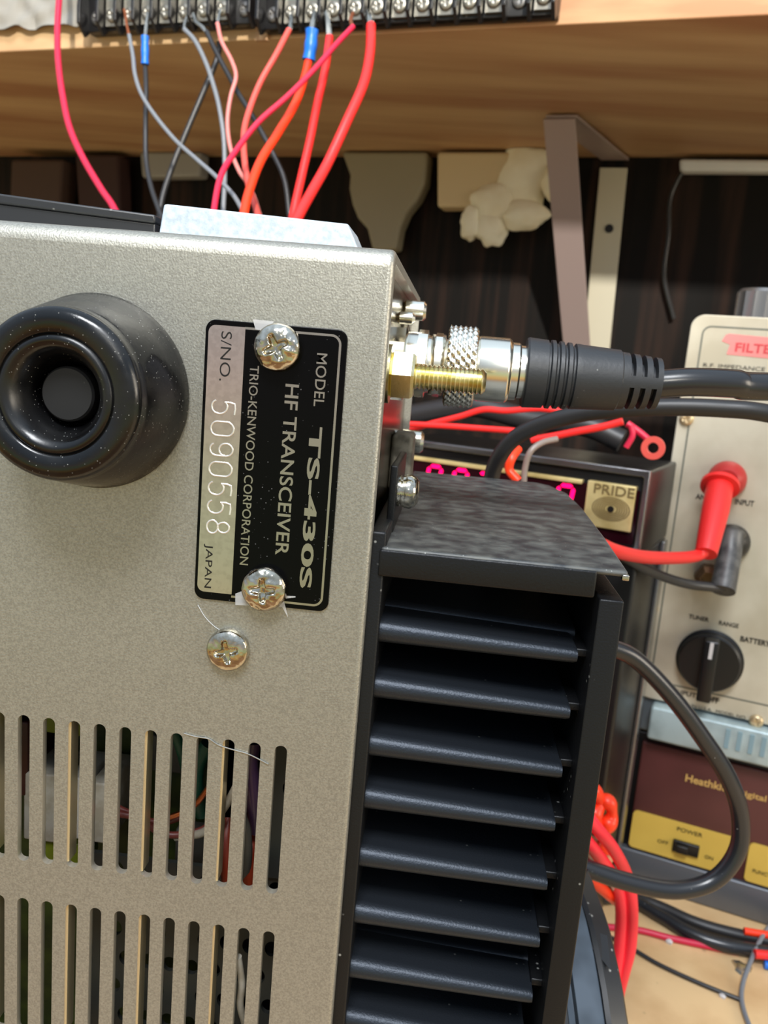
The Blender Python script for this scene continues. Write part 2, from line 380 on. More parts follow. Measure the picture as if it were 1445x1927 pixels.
# --- inside
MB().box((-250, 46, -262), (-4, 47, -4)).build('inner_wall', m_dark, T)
hs = []
for i in range(9):
    for k in range(14):
        hs.append([(-9.5 - 4.6 * i + (2.3 if k % 2 else 0) + 1.35 * math.cos(a * PI / 8), -122 - 6.6 * k + 1.35 * 1.25 * math.sin(a * PI / 8)) for a in range(16)])
v2, f2 = holes_sheet([(-52, -214), (-5.5, -214), (-5.5, -119), (-52, -119)], hs, 9, 10)
pm = MB(); pm.add(v2, f2)
v3, f3 = holes_sheet([(-16.5, -118.8), (-5, -118.8), (-5, -80), (-16.5, -80)], [[(-12.2 + 1.6 * math.cos(a * PI / 8), z + 1.9 * math.sin(a * PI / 8)) for a in range(16)] for z in (-88.5, -99.5)], 8, 9)
pm.add(v3, f3).build('perforated_chassis', m_grey, T, angle=30)
MB().box((-15.4, 12, -101), (-12.4, 13, -97), bev=.3).build('resistor', mat('tan_resistor', (214, 178, 128), .4), T)
MB().box((-110, 24, -200), (-30, 25.4, -78)).build('circuit_board', m_pcb, T)
k1 = AY(62, 1440, 14); 
def inner_block(name, pa, pb, y0, y1, m): a = AY(*pa, y0); b = AY(*pb, y0); return MB().box((a.x, y0, b.z), (b.x, y1, a.z), bev=.5).build(name, m, T)
inner_block('ivory_connector', (44, 1452), (106, 1588), 11, 22, m_ivory)
inner_block('white_connector', (125, 1462), (160, 1582), 10, 22, mat('white_nylon', (206, 200, 190), .5))
inner_block('ivory_header', (168, 1472), (205, 1590), 9, 22, m_ivory)
inner_block('green_trimmer', (85, 1340), (160, 1388), 12, 20, mat('lime_green_plastic', (110, 124, 22), .4))
inner_block('green_inductor', (80, 1580), (155, 1640), 12, 20, mat('lime_green_plastic', (110, 124, 22), .4))
inner_block('brown_component', (-20, 1350), (52, 1500), 11, 22, mat('brown_body', (64, 24, 18), .4))
inner_block('grey_relay', (262, 1380), (362, 1460), 22, 24, mat('grey_body', (84, 80, 72), .5))
inner_block('grey_can', (330, 1560), (430, 1640), 18, 22, mat('grey_body', (84, 80, 72), .5))
def inw(name, pts, r, m): MB().tube([AY(x, y, d) for x, y, d in pts], r).build(name, m, T)
inw('green_lead', [(318, 1355, 8), (338, 1400, 10), (352, 1450, 14), (372, 1500, 20)], 1.1, mat('green_lead', (30, 84, 66), .4))
inw('green_lead', [(392, 1400, 9), (372, 1440, 9), (368, 1480, 9), (380, 1530, 12)], 1.5, mat('green_lead', (30, 84, 66), .4))
inw('copper_lead', [(420, 1440, 6), (395, 1478, 7), (360, 1520, 8), (300, 1545, 9)], .6, m_copper)
inw('brown_lead', [(218, 1530, 7), (260, 1540, 8), (310, 1570, 9), (370, 1565, 10), (400, 1545, 12), (430, 1500, 14)], .7, mat('brown_lead', (112, 52, 44), .4))
inw('brown_lead', [(210, 1512, 9), (240, 1528, 9), (300, 1548, 10), (350, 1535, 11)], .6, mat('brown_lead', (112, 52, 44), .4))
inw('ivory_lead', [(445, 1480, 5), (425, 1515, 7), (385, 1565, 9), (330, 1575, 10)], .8, m_ivory)
inw('violet_lead', [(475, 1395, 5), (470, 1440, 5), (478, 1500, 6), (482, 1560, 9)], 1.6, mat('violet_lead', (62, 40, 66), .35))
inw('orange_lead', [(430, 1690, 8), (428, 1640, 8), (425, 1590, 9), (430, 1540, 12)], 1.3, mat('orange_brown_lead', (136, 46, 22), .4))
inw('orange_lead', [(470, 1690, 8), (468, 1640, 8), (472, 1600, 9), (480, 1570, 12)], 1.3, mat('orange_brown_lead', (136, 46, 22), .4))
inw('ivory_lead', [(448, 1800, 3), (455, 1850, 4), (452, 1890, 5), (460, 1925, 7)], .7, m_ivory)
inw('grey_lead', [(452, 1530, 5), (462, 1560, 5), (465, 1600, 6), (462, 1650, 8)], 1.0, mat('grey_body', (84, 80, 72), .5))

# --- rubber foot
fb = AY(180, 738, 0)
def at_px_r(pc, rpx, y): a = AY(*pc, y); b = AY(pc[0] + rpx, pc[1] + 12, y); return (b - a).length
R0 = at_px_r((180, 738), 176, 0); R1 = at_px_r((97, 754), 158, -14.5)
prof = [(0, 0), (R0, 0), (R0 + .1, .6), (R0 - .3, 1.6), (R0 - .9, 5), (R1 + 1.15, 9.4), (R1 + .45, 11.6), (R1 + .1, 12.6), (R1 + .25, 13.3), (R1 - .1, 14.3), (R1 - .8, 14.9),
        (R1 - 1.8, 15.1), (9.6, 14.85), (9.3, 14.6), (9.15, 14.35), (8.95, 14.6), (8.5, 14.9), (7.9, 14.8), (7.0, 13.9), (6.2, 12.4), (5.5, 10.6), (5.1, 8.6), (4.9, 6.5), (4.5, 6.0)]
foot = MB().lathe(fb, (0, -1, 0), prof, 96).build('rubber_foot', m_rubber, T, angle=60)
MB().lathe(fb + Vector((0, 0, 0)), (0, -1, 0), [(4.3, 6), (4.3, 10.0), (4.0, 10.4), (0, 10.45)], 48).build('foot_plug', mat('dull_rubber_plug', (30, 30, 31), .6, dust=.4), foot, origin=foot['_o'])

# --- phillips screw heads
def screw_mesh(c, R, H, axis=(0, -1, 0), rot=0, rec=.9, n=64, rings=22, rough=.05, seed=0):
    a = Vector(axis).normalized(); tt = Vector((0, 0, 1)) if abs(a.z) < .9 else Vector((1, 0, 0)); u = a.cross(tt).normalized(); w = a.cross(u); c = Vector(c)
    vs = []; fs = []
    for j in range(rings + 1):
        rr = R * j / rings
        for i in range(n):
            th = 2 * PI * i / n; x = rr * math.cos(th); y = rr * math.sin(th)
            t_ = rr / R; hh = H * (.42 + .58 * math.sqrt(max(0, 1 - t_ ** 2.6))) if j < rings else H * .36
            xr = x * math.cos(rot) + y * math.sin(rot); yr = -x * math.sin(rot) + y * math.cos(rot)
            d = 0
            for p, q in ((abs(xr), abs(yr)), (abs(yr), abs(xr))):
                wdt = R * .13 * (1.25 - q / R); ln = R * .58
                if q < ln: d = max(d, min(1, max(0, (wdt - p) / (R * .06) + .5)) * min(1, (ln - q) / (R * .12)))
            d = max(d, min(1, max(0, (R * .27 - rr) / (R * .1))))
            hh -= d * rec * (1 - .45 * t_) ; hh += rough * mnoise.noise(Vector((x * 1.1, y * 1.1, seed))) * (1 if j < rings else 0)
            vs.append(c + a * hh + (u * math.cos(th) + w * math.sin(th)) * rr)
    for j in range(rings):
        for i in range(n): k = (i + 1) % n; fs.append((j * n + i, j * n + k, (j + 1) * n + k, (j + 1) * n + i))
    b = len(vs)
    for i in range(n): th = 2 * PI * i / n; vs.append(c + (u * math.cos(th) + w * math.sin(th)) * R * 1.0)
    for i in range(n): k = (i + 1) % n; fs.append((rings * n + i, rings * n + k, b + k, b + i))
    return MB().add(vs, fs)
c3 = AY(428, 1224, -1.0); screw_mesh((c3.x, 0, c3.z), 3.8, 2.3, rot=.25, seed=3).build('cover_screw', m_chrome, T, angle=50)

# --- nameplate
NX0, NX1, NZ0, NZ1 = -30.15, -6.55, -61.1, -13.45
NP = MB().prism(rrect(NX0, NX1, NZ0, NZ1, 1.7, 8), (0, 0, 0), (1, 0, 0), (0, 0, 1), (0, -1, 0), .45).build('nameplate', m_pblack, T, bevel=.15)
NP['label'] = 'black and silver model nameplate'
YP = -.45
a = AY(392, 609, YP); b = AY(462, 612, YP); d = AY(436, 1120, YP); a2 = AY(372, 1115, YP)
sx0, sx1, sz1, sz0 = (a.x + a2.x) / 2, (b.x + d.x) / 2, a.z - .1, d.z + .15
pts = [(sx1, sz0), (sx1, sz1)] + [(sx0 + 1.2 - 1.2 * math.sin(q * PI / 12), sz1 - 1.2 + 1.2 * math.cos(q * PI / 12)) for q in range(7)] + [(sx0 + 1.2 - 1.2 * math.cos(q * PI / 12), sz0 + 1.2 - 1.2 * math.sin(q * PI / 12)) for q in range(7)]
MB().prism(pts, (0, YP, 0), (1, 0, 0), (0, 0, 1), (0, -1, 0), .06).build('serial_strip', m_psilver, NP, origin=NP['_o'])
# border line
bl = MB(); lw = .38; bx1 = AY(646, 800, YP).x; bx1 = NX1 - 1.15; bz1 = NZ1 - 1.0; bz0 = NZ0 + 1.0; r_ = 1.5
line = [(sx1 - .05, bz1)] + [(bx1 - r_ + r_ * math.sin(q * PI / 16), bz1 - r_ + r_ * math.cos(q * PI / 16)) for q in range(9)] + [(bx1 - r_ + r_ * math.cos(q * PI / 16), bz0 + r_ - r_ * math.sin(q * PI / 16)) for q in range(9)] + [(sx1 - .05, bz0)]
vv = []
for i, p in enumerate(line):
    p = Vector(p); q = (Vector(line[min(i + 1, len(line) - 1)]) - Vector(line[max(i - 1, 0)])).normalized(); n_ = Vector((-q.y, q.x)) * lw / 2
    for s_ in (1, -1): vv.append(Vector((p.x + n_.x * s_, YP - .05, p.y + n_.y * s_)))
bl.add(vv, [(2 * i, 2 * i + 1, 2 * i + 3, 2 * i + 2) for i in range(len(line) - 1)]).build('border_line', m_pline, NP, origin=NP['_o'], recalc=False)
def ptext(name, s, a, b, cappx, m, bold=0, parent=NP, y=YP):
    P0 = AY(*a, y); P1 = AY(*b, y); xm = (P0.x + P1.x) / 2; P0.x = P1.x = xm; k = (AY(a[0] + cappx, a[1], y) - AY(*a, y)).length
    mb = MB(); text_into(mb, s, P0, P1, k, (1, 0, 0), .05, bold=bold); return mb.build(name, m, parent, origin=parent['_o'], recalc=False)
ptext('model_lettering', 'MODEL', (605, 665), (601, 765), 20, m_pline, .005)
ptext('number_lettering', 'TS-430S', (592, 803), (577, 1107), 24, m_pline, .03)
ptext('type_lettering', 'HF TRANSCEIVER', (548, 723), (532, 1045), 26, m_pline, .012)
ptext('maker_lettering', 'TRIO-KENWOOD CORPORATION', (479, 688), (459, 1063), 17, m_pline, .005)
ptext('serial_caption', 'S/NO.', (427, 624), (422, 717), 20, m_ink, -.005, y=YP - .06)
ptext('country_lettering', 'JAPAN', (393, 1024), (388, 1106), 17, m_ink, 0, y=YP - .06)
# stamped serial digits as raised outlines
def arc(cx, cy, rx, ry, a0, a1, n=14): return [(cx + rx * math.cos(math.radians(a0 + (a1 - a0) * i / n)), cy + ry * math.sin(math.radians(a0 + (a1 - a0) * i / n))) for i in range(n + 1)]
DG = {'0': [arc(.5, .7, .5, .3, 0, 180) + arc(.5, .3, .5, .3, 180, 360) + [(1, .7)]],
      '5': [[(.95, 1), (.2, 1), (.12, .58)] + arc(.45, .34, .5, .34, 130, -150)],
      '9': [arc(.5, .7, .45, .3, 0, 360) + [(.95, .45)] + arc(.5, .3, .45, .3, 0, -150)],
      '8': [arc(.5, .74, .38, .26, -90, 270) + arc(.5, .25, .48, .25, 90, 450)]}
dm = MB()
for ch, py in zip('5090558', (767, 807, 846, 883, 920, 955, 992)):
    px = 420 - (py - 767) * .05; c = AY(px, py, YP - .06); hgt = 3.9; wd = 2.35
    c.x = -26.55 + (py - 767) * .0004
    for pl in DG[ch]:
        dm.tube([c + Vector(((y - .5) * hgt, 0, -(x - .5) * wd)) for x, y in pl], .16, 8, smooth=2)
dm.build('serial_digits', m_emboss, NP, origin=NP['_o'])
# screws through the plate, with film scraps
for (px, py, rr, rot, sd) in ((522, 654, 3.9, .5, 1), (497, 1108, 3.95, .1, 2)):
    c = AY(px, py, -1.5)
    s_ = screw_mesh((c.x, YP, c.z), rr, 2.9, rot=rot, rec=1.0, rough=.22, seed=sd).build('plate_screw', m_chrome, T, angle=60)
    s_['label'] = 'scuffed domed nickel screw'
def shard(pts, y): return MB().prism([(AY(x, y_, y).x, AY(x, y_, y).z) for x, y_ in pts], (0, y, 0), (1, 0, 0), (0, 0, 1), (0, -1, 0), .12)
s1 = shard([(476, 601), (516, 605), (508, 614), (498, 622), (481, 620)], YP - .06); s1.build('film_scrap', m_film, T)
s2 = shard([(443, 1117), (456, 1112), (462, 1130), (480, 1140), (443, 1138)], YP - .06); s2.v += []; s2.build('film_scrap', m_film, T)
s3 = shard([(537, 1108), (533, 1126), (542, 1161), (531, 1142), (519, 1142), (527, 1126)], YP - .08); s3.build('film_scrap', m_film, T)
s4 = shard([(538, 1121), (556, 1122), (556, 1124), (538, 1126)], YP - .08); s4.build('film_scrap', m_film, T)
def hair(pts, r, y=-.12): return MB().tube([AY(x, y_, y) for x, y_ in pts], r, 6)
tag(hair([(372, 1138), (385, 1160), (400, 1176), (414, 1186)], .05).build('stray_hair', m_white), 'fine pale hair lying on grey cover between nameplate and lower screw', 'hair')
tag(hair([(346, 1380), (368, 1386), (392, 1390), (412, 1402), (440, 1411), (470, 1420), (505, 1438)], .13, -.15).build('bristle', m_tin), 'thin silvery bristle lying across the tops of the vent slots', 'bristle')

# --- heatsink
HS = MB().box((-.6, 1.6, -266), (2.4, 90, -46.5), bev=.5).build('heatsink', m_black, T)
def fin(zl, zr, y0=3.0, x1=37.2, tl=4.4, tr=2.7, ym=86):
    """rounded front edge, tapering to the tip"""
    mb = MB(); secs = []
    for (x, z, th) in ((1.5, zl, tl), (x1 - .6, zr, tr), (x1, zr, tr * .8)):
        s_ = [(ym, z - th * .22), (y0 + th * .55, z - th / 2)]
        for k in range(9): a = -PI / 2 + PI * k / 8; s_.append((y0 + th * .5 - th * .5 * math.cos(a), z + th / 2 * math.sin(a)))
        s_ += [(y0 + th * .55, z + th / 2), (ym, z + th * .22)]
        secs.append([Vector((x, y, zz)) for y, zz in s_])
    n = len(secs[0]); mb.v = [v for s_ in secs for v in s_]
    for j in range(2):
        for i in range(n): k = (i + 1) % n; mb.f.append((j * n + i, j * n + k, (j + 1) * n + k, (j + 1) * n + i))
    mb.f += [tuple(range(n)), tuple(2 * n + i for i in range(n))]; mb.m = [0] * len(mb.f)
    return mb
pairs = [((718, 1190), (1090, 1243)), ((702, 1295), (1075, 1345)), ((692, 1405), (1060, 1452)), ((680, 1505), (1046, 1560)), ((670, 1615), (1030, 1665)), ((660, 1722), (1015, 1768)), ((648, 1825), (1002, 1868)), ((640, 1922), (990, 1985))]
def fp(a, b, y0): return AY(*a, y0).z, AY(*b, y0).z
base = None
f0 = fin(0, -.6).build('fin', m_fin, HS, origin=HS['_o'], angle=50)
zs = [fp(a, b, 3.5) for a, b in pairs]; f0.location.z = (zs[0][0] - 0) * K
zz = zs[0][0]
for i in range(1, 18):
    c = f0.copy(); COL.objects.link(c); c.parent = HS
    z = zs[i][0] if i < len(zs) else zs[-1][0] - 11.0 * (i - len(zs) + 1)
    c.location.z = z * K
    if z < -262: bpy.data.objects.remove(c); break
za, zb2 = AY(755, 1145, 14).z, AY(1105, 1195, 14).z
fin(za, zb2, 13, 38, 3.2, 2.6).build('set_back_fin', m_fin, HS, origin=HS['_o'], angle=50)
za, zb2 = AY(700, 1765, 12).z, AY(1010, 1815, 12).z
fin(za, zb2, 12, 38, 2.4, 2.2).build('set_back_fin', m_fin, HS, origin=HS['_o'], angle=50)
sg = MB().box((39.2, 1.2, -266), (43.4, 92, -54.2), bev=.35); sg.build('side_plate', m_black, T)
MB().box((-.5, 84, -266), (43, 88, -50)).build('inner_plate', m_black, T)
for i, (a, b) in enumerate(pairs[:7]):
    p = AY(b[0] + 8, b[1] - 12, 5); 
    MB().box((37.0, 6.2, p.z - 1.0), (39.4, 16, p.z + .5), bev=.3).build('fin_tab', m_black, HS, origin=HS['_o'])
# shroud : top sheet with folded lip
sz = -49.0
sh = MB()
outl = [(1.6, 1.2), (43.4, 1.2), (44.6, 30), (45.4, 66), (44.8, 90), (41.6, 103), (38, 107), (1.6, 107)]
sh.prism(outl, (0, 0, sz - 1.1), (1, 0, 0), (0, 1, 0), (0, 0, 1), 1.1)
SHR = sh.build('shroud', m_shroud, T, bevel=.55)
MB().box((1.4, 1.0, sz - 5.2), (38.3, 2.2, sz - .4), bev=.45).build('shroud_lip', m_black, SHR, origin=SHR['_o'])
MB().box((1.2, 14, sz - 3), (2.6, 40, sz + 12.5), bev=.3).build('fixing_tab', m_black, SHR, origin=SHR['_o'])
MB().box((42.4, 1.0, sz - 1.6), (43.6, 2.2, sz - .6), bev=.2).build('chipped_corner', m_tin, SHR, origin=SHR['_o'])
p = AY(768, 925, 20)
scr = MB().lathe((2.6, 20, p.z), (1, 0, 0), [(0, 0), (3.0, 0), (3.0, .5), (2.6, .5), (2.6, .9), (3.05, .9), (3.05, 1.4), (3.2, 1.4), (3.3, 2.4), (2.9, 3.3), (2.1, 3.9), (0, 4.1)], 32).build('fixing_screw', m_chrome, T)
p = AY(1164, 1190, 12)
MB().lathe((43.3, 14, p.z), (1, 0, 0), [(0, 0), (3.4, 0), (3.4, .8), (2.6, 1.6), (0, 2.0)], 24).build('side_screw', m_gold, T)

# --- ground stud with hex nut
ps = AY(760, 706, 18)
sa = Vector((1, 0, 0)); sc_ = (-1.8, 18, ps.z)
GS = MB().lathe(sc_, sa, [(0, 0), (2.1, 0)] + [(2.42 if k % 2 else 2.02, 4.0 + .4 * k) for k in range(36)] + [(1.7, 18.8), (0, 18.8)], 36).build('ground_stud', m_gold, T, angle=80)
MB().lathe(sc_, sa, [(0, 0), (5.4, 0), (5.4, 1.3), (2, 1.3)], 36).build('washer', m_gold, GS, origin=GS['_o'])
MB().lathe(sc_, sa, [(2, 1.3), (4.3, 1.3), (4.75, 1.75), (4.75, 5.2), (4.3, 5.7), (2, 5.7)], 6).build('hex_nut', m_gold, GS, origin=GS['_o'], angle=20)
# --- antenna socket
pc = AY(940, 697, 45); PZ = pc.z; ax0 = (-1.8, 45, PZ)
SO = MB().lathe(ax0, (1, 0, 0), [(0, 0), (8.2, 0), (8.2, 2.0), (7.4, 2.4), (6.6, 2.4), (6.6, 4.6), (7.2, 4.6), (7.2, 6.6), (6.2, 6.8), (6.0, 7.6), (6.0, 8.2), (6.8, 8.4), (6.8, 9.8), (5.6, 10), (5.6, 14), (0, 14)], 12).build('antenna_socket', m_nickel, T, angle=30)

# ================================================================== ANTENNA CABLE
def px2x(px, py=697): return AY(px, py, 45).x
xk0, xk1 = px2x(838), px2x(895); xb1 = px2x(976); xr1 = px2x(986)
AC = thing('antenna_cable', 'nickel plug with knurled ring and grey-black boot on a thick glossy black cable', 'cable', (xr1, 45, PZ - 10))
KR = 8.4
kn = MB().lathe((0, 45, PZ), (1, 0, 0), [(5.6, xk0 - 3.5), (6.5, xk0 - 3.3), (6.5, xk0 - .5), (5.6, xk0 - .3), (5.6, xk0), (KR - .6, xk0)] + [(KR, xk0 + .4 + i * (xk1 - xk0 - .8) / 26) for i in range(27)] + [(KR - .5, xk1), (6, xk1)], 168,
                fn=lambda r, h, th: r + (.26 * math.sin(28 * th + h * 2.2) * math.cos(14 * th * 0 + h * 6.0) + .16 * math.sin(28 * th + h * 2.2) if r == KR else 0)).build('knurled_ring', m_knurl, AC, angle=80)
MB().lathe((0, 45, PZ), (1, 0, 0), [(6, xk1), (6.7, xk1), (6.9, xk1 + .5), (6.9, xb1 - 2.6), (6.5, xb1 - 2.0), (6.1, xb1 - 1.8), (6.1, xb1 - .4), (5.6, xb1), (5.6, xr1 + .5)], 64).build('plug_body', m_nickel, AC, angle=30)
def boot_r(x):
    t_ = (x - xr1) / (px2x(1240) - xr1); return 7.45 - 2.1 * t_ ** 1.15
xe = px2x(1240); bp = [(5, xr1)]; 
bp += [(boot_r(xr1) - .3, xr1), (boot_r(xr1), xr1 + .4)]
xx_ = xr1 + 4.4
bp.append((boot_r(xx_), xx_))
for k in range(4): bp += [(boot_r(xx_) - .55, xx_ + .15), (boot_r(xx_) - .55, xx_ + .5), (boot_r(xx_) + .05, xx_ + .75), (boot_r(xx_) + .05, xx_ + 1.5)]; xx_ += 1.7
xg = px2x(1165); bp += [(boot_r(xx_) + .1, xx_ + .4), (boot_r(xg) + .35, xg - .3), (boot_r(xg) - .05, xg), (boot_r(xe) + .1, xe - .4), (boot_r(xe) - .3, xe), (2.6, xe)]
def boot_fn(r, h, th): return r * (1 + .025 * abs(math.sin(th)))
# strain relief slots are cut as short recesses on the tail
mbb = MB().lathe((0, 45, PZ), (1, 0, 0), [q for q in bp if q[1] <= xg - .01] + [(boot_r(xg), xg)], 64)
n_s = 60; steps = 60; vs = []; fs = []
for j in range(steps + 1):
    h_ = xg + (xe - xg) * j / steps
    for i in range(n_s):
        th = 2 * PI * i / n_s; r = boot_r(h_); fr = (h_ - xg) / (xe - xg); ins = False
        for c_ in (.24, .52, .80):
            if abs(fr - c_) < .055 and abs(math.cos(2 * th)) > .0 and (abs(math.sin(th)) > .22): ins = True
        vs.append(Vector((h_, 45 + (r - (1.9 if ins else 0)) * math.cos(th), PZ + (r - (1.9 if ins else 0)) * math.sin(th))))
for j in range(steps):
    for i in range(n_s): k = (i + 1) % n_s; fs.append((j * n_s + i, j * n_s + k, (j + 1) * n_s + k, (j + 1) * n_s + i))
fs.append(tuple(steps * n_s + i for i in range(n_s)))
mbb.add(vs, fs).build('boot', m_boot, AC, angle=35)
c1 = AY(1300, 719, 45); c2 = AY(1380, 722, 46); c3_ = AY(1450, 728, 48)
MB().tube([(xe - 3, 45, PZ), (xe, 45, PZ), c1, c2, c3_, c3_ + Vector((50, 8, 4)), c3_ + Vector((120, 16, 14))], 3.0, 20).build('cable', m_cable, AC)

# second cable curving down behind the shroud
tag(MB().tube([AY(918, 940, 118), AY(930, 880, 116), AY(960, 832, 112), AY(1010, 802, 108), AY(1080, 781, 104), AY(1160, 770, 100), AY(1260, 766, 97), AY(1360, 769, 95), AY(1450, 779, 94), AY(1450, 779, 94) + Vector((30, 3, -4)), AY(1450, 779, 94) + Vector((90, 10, -26))], 2.45, 18).build('black_cable', m_cablem),
    'matt black cable arching from behind the shroud just under the antenna plug boot', 'cable')
# loop cable
tag(MB().tube([AY(1080, 1190, 105), AY(1140, 1215, 106), AY(1195, 1240, 108), AY(1262, 1308, 110), AY(1320, 1385, 112), AY(1368, 1460, 114), AY(1392, 1530, 116), AY(1388, 1600, 116), AY(1345, 1655, 115), AY(1275, 1675, 113), AY(1190, 1662, 112), AY(1100, 1632, 112), AY(1030, 1600, 112)], 2.6, 18, rf=lambda t: 1 + .12 * min(1, t * 1.4)).build('looped_cable', m_cable),
    'glossy black cable looping out beside the heatsink over the maroon and yellow box', 'cable')

# ================================================================== ON TOP OF THE TRANSCEIVER
def PY(pts, y): return [(AY(a, b, y).x, AY(a, b, y).z) for a, b in pts]
yb = 22
poly = PY([(305, 384), (655, 421), (686, 463)], yb); zl = .02
xl = AY(296, 432, yb).x
poly = [(poly[0][0] + .3, poly[0][1]), (poly[0][0] + 1.0, poly[0][1] + .1), poly[1], (poly[2][0], .05), (xl, .05), (xl + .1, .8)]
tag(MB().prism(poly, (0, yb, 0), (1, 0, 0), (0, 0, 1), (0, 1, 0), 14).build('aluminium_bracket', m_alu, bevel=.35), 'bright bluish aluminium bar with a chamfered end lying on top of the transceiver', 'bracket')
a = AY(0, 364, yb); b = AY(294, 404, yb)
lft = a + (a - b) * 1.6
t = thing('rubber_strip', 'black grooved rubber strip lying on the transceiver top left of the aluminium bar', 'strip', (-90, yb, 0))
poly = [(lft.x, lft.z), (b.x - .2, b.z), (b.x - .2, b.z - 1.6), (lft.x, lft.z - 2.3)]
MB().prism(poly, (0, yb, 0), (1, 0, 0), (0, 0, 1), (0, 1, 0), 9).build('upper_lip', m_strap, t, bevel=.4)
poly = [(lft.x, lft.z - 2.2), (b.x - .3, b.z - 1.5), (b.x - .3, .1), (-66, .1), (lft.x, 3.0)]
MB().prism(poly, (0, yb + .6, 0), (1, 0, 0), (0, 0, 1), (0, 1, 0), 8).build('lower_lip', m_strap, t, bevel=.3)

# ================================================================== TERMINAL STRIPS on the shelf's front edge
LUGS = {}
def terminal_strip(name, label, pxs, py0, py1, phil, pad):
    """pxs: screw positions in the photograph along the strip, evenly respaced"""
    D = DF - 9
    A = FS.L(pxs[0], py0, D); B = FS.L(pxs[-1], py1, D); n = len(pxs); pitch = (B.x - A.x) / (n - 1); zc = (A.z + B.z) / 2
    t = thing(name, label, 'terminal strip', FS.w((A.x + B.x) / 2, D, zc - 9), 'screw terminal strips on the shelf edge')
    u0 = A.x - pad; u1 = B.x + pad
    MB().box((u0, DF - 7.5, zc - 6.5), (u1, DF - .1, zc + 14), FS.w, bev=.5).build('base', m_bake, t)
    proto = None
    for i in range(n + 1):
        u = A.x + pitch * (i - .5)
        if i in (0, n): u = u0 + .9 if i == 0 else u1 - .9
        mb = MB(); poly = [(DF - 8, zc + 14), (DF - 14, zc + 13), (DF - 15.5, zc + 4), (DF - 15.5, zc - 4.5), (DF - 9.5, zc - 9.8), (DF - 7, zc - 7.5), (DF - 7, zc - 2)]
        if proto is None:
            o0 = FS.w(u, 0, 0); mb.prism(poly, FS.w(u - .9, 0, 0), FS.y, (0, 0, 1), FS.x, 1.8); proto = mb.build('barrier', m_bake, t, bevel=.3); U0 = u
        else:
            c = proto.copy(); COL.objects.link(c); c.parent = t; c.location = proto.location + Vector(FS.x) * (u - U0) * K
    ps = None
    for i in range(n):
        u = A.x + pitch * i
        if i in phil:
            cmb = screw_mesh(FS.w(u, DF - 7.5, zc), 3.6, 1.6, axis=-Vector(FS.y), rot=.3 + i, rec=1.1, n=32, rings=12).build('mounting_screw', mat('dull_zinc_screw', (120, 118, 116), .35, .8), t, angle=50)
        else:
            if ps is None:
                mb = screw_mesh(FS.w(u, DF - 9.6, zc), 3.5, 1.9, axis=-Vector(FS.y), rot=.2, rec=.5, n=32, rings=12)
                mb.box((u - 3.9, DF - 9.8, zc - 5), (u + 3.9, DF - 7.4, zc + 12), FS.w); ps = mb.build('terminal_screw', mat('dull_plated_screw', (150, 146, 136), .36, .8), t, angle=50); US = u
            else:
                c = ps.copy(); COL.objects.link(c); c.parent = t; c.location = ps.location + Vector(FS.x) * (u - US) * K
    return t
terminal_strip('terminal_strip', 'shorter black terminal strip on the shelf edge, above the thin black wires', [180, 215, 249, 284, 319, 354, 388, 423, 458], 28, 21, (0, 8), 7)
terminal_strip('terminal_strip', 'longer black terminal strip on the shelf edge, above the thick red wires', [512, 550, 592, 634, 676, 718, 762, 806, 850, 896, 942, 988, 1024], 24, -2, (0, 11), 6)
tag(MB().box((FS.L(490, 30, DF).x - 1.2, DF - 2.6, SHZ - 1.5), (FS.L(505, 30, DF).x + 1.4, DF, SHZ + 12), FS.w, bev=.4).build('wood_sliver', m_pine), 'small pale wood block on the shelf edge between the two terminal strips', 'block')
# crumpled clear wrap on the shelf edge at far left
mb = MB(); nx, nz = 26, 12; a = FS.L(-60, 70, DF - 4); b = FS.L(163, -40, DF - 4); vs = []; fs = []
for side in (0, 1):
    for i in range(nx + 1):
        for j in range(nz + 1):
            u = a.x + (b.x - a.x) * i / nx; z = a.z + (b.z - a.z) * j / nz; z = max(z, a.z + 3 + 3 * mnoise.noise(Vector((u * .1, 0, 0))))
            d_ = DF - 5 + 4 * mnoise.noise(Vector((u * .12, z * .12, 3))) + 1.0 * side; vs.append(FS.w(u, d_, z))
for s_ in (0, 1):
    for i in range(nx):
        for j in range(nz): q = s_ * (nx + 1) * (nz + 1) + i * (nz + 1) + j; fs.append((q, q + 1, q + nz + 2, q + nz + 1))
tag(mb.add(vs, fs).build('plastic_wrap', mat('greyish_film', (150, 146, 138), .25, 0, .6), recalc=False), 'crumpled whitish plastic wrap on the shelf edge left of the terminal strips', 'wrap')

# ================================================================== WIRES from the terminal strips
def wire_pts(pts, d0, d1):
    n = len(pts); return [FS.at(x, y, d0 + (d1 - d0) * (i / (n - 1)) ** 1.0) for i, (x, y) in enumerate(pts)]
def wire(label, pts, wpx, m, tip=None, d0=None, d1=318, name='wire', sleeve=None):
    d0 = d0 or DF - 17; P = wire_pts(pts, d0, d1); P += [P[-1] + Vector((-4, 6, -60)), P[-1] + Vector((-6, 10, -150))]
    r = wpx * 350 / F / 2; t = thing(name, label, 'wire', P[0], 'leads hanging from the terminal strips')
    MB().tube(P, r, 14).build('insulation', m, t)
    if sleeve:
        q = wire_pts(sleeve, d0 - 1, d0 - 1); MB().tube(q, r * 1.55, 16, rf=lambda s_: 1 + .06 * math.cos(s_ * 12), smooth=5).build('crimp_sleeve', m_blue, t)
    if tip:
        tm, tp = tip; q = wire_pts(tp, d0 + 5, d0)
        mb = MB()
        for k in range(4): mb.tube([p_ + Vector((math.cos(k * 1.57 + i), 0, math.sin(k * 1.57 + i))) * r * .38 for i, p_ in enumerate(q)], r * .42, 8, smooth=4)
        mb.build('bare_end', tm, t)
    return t
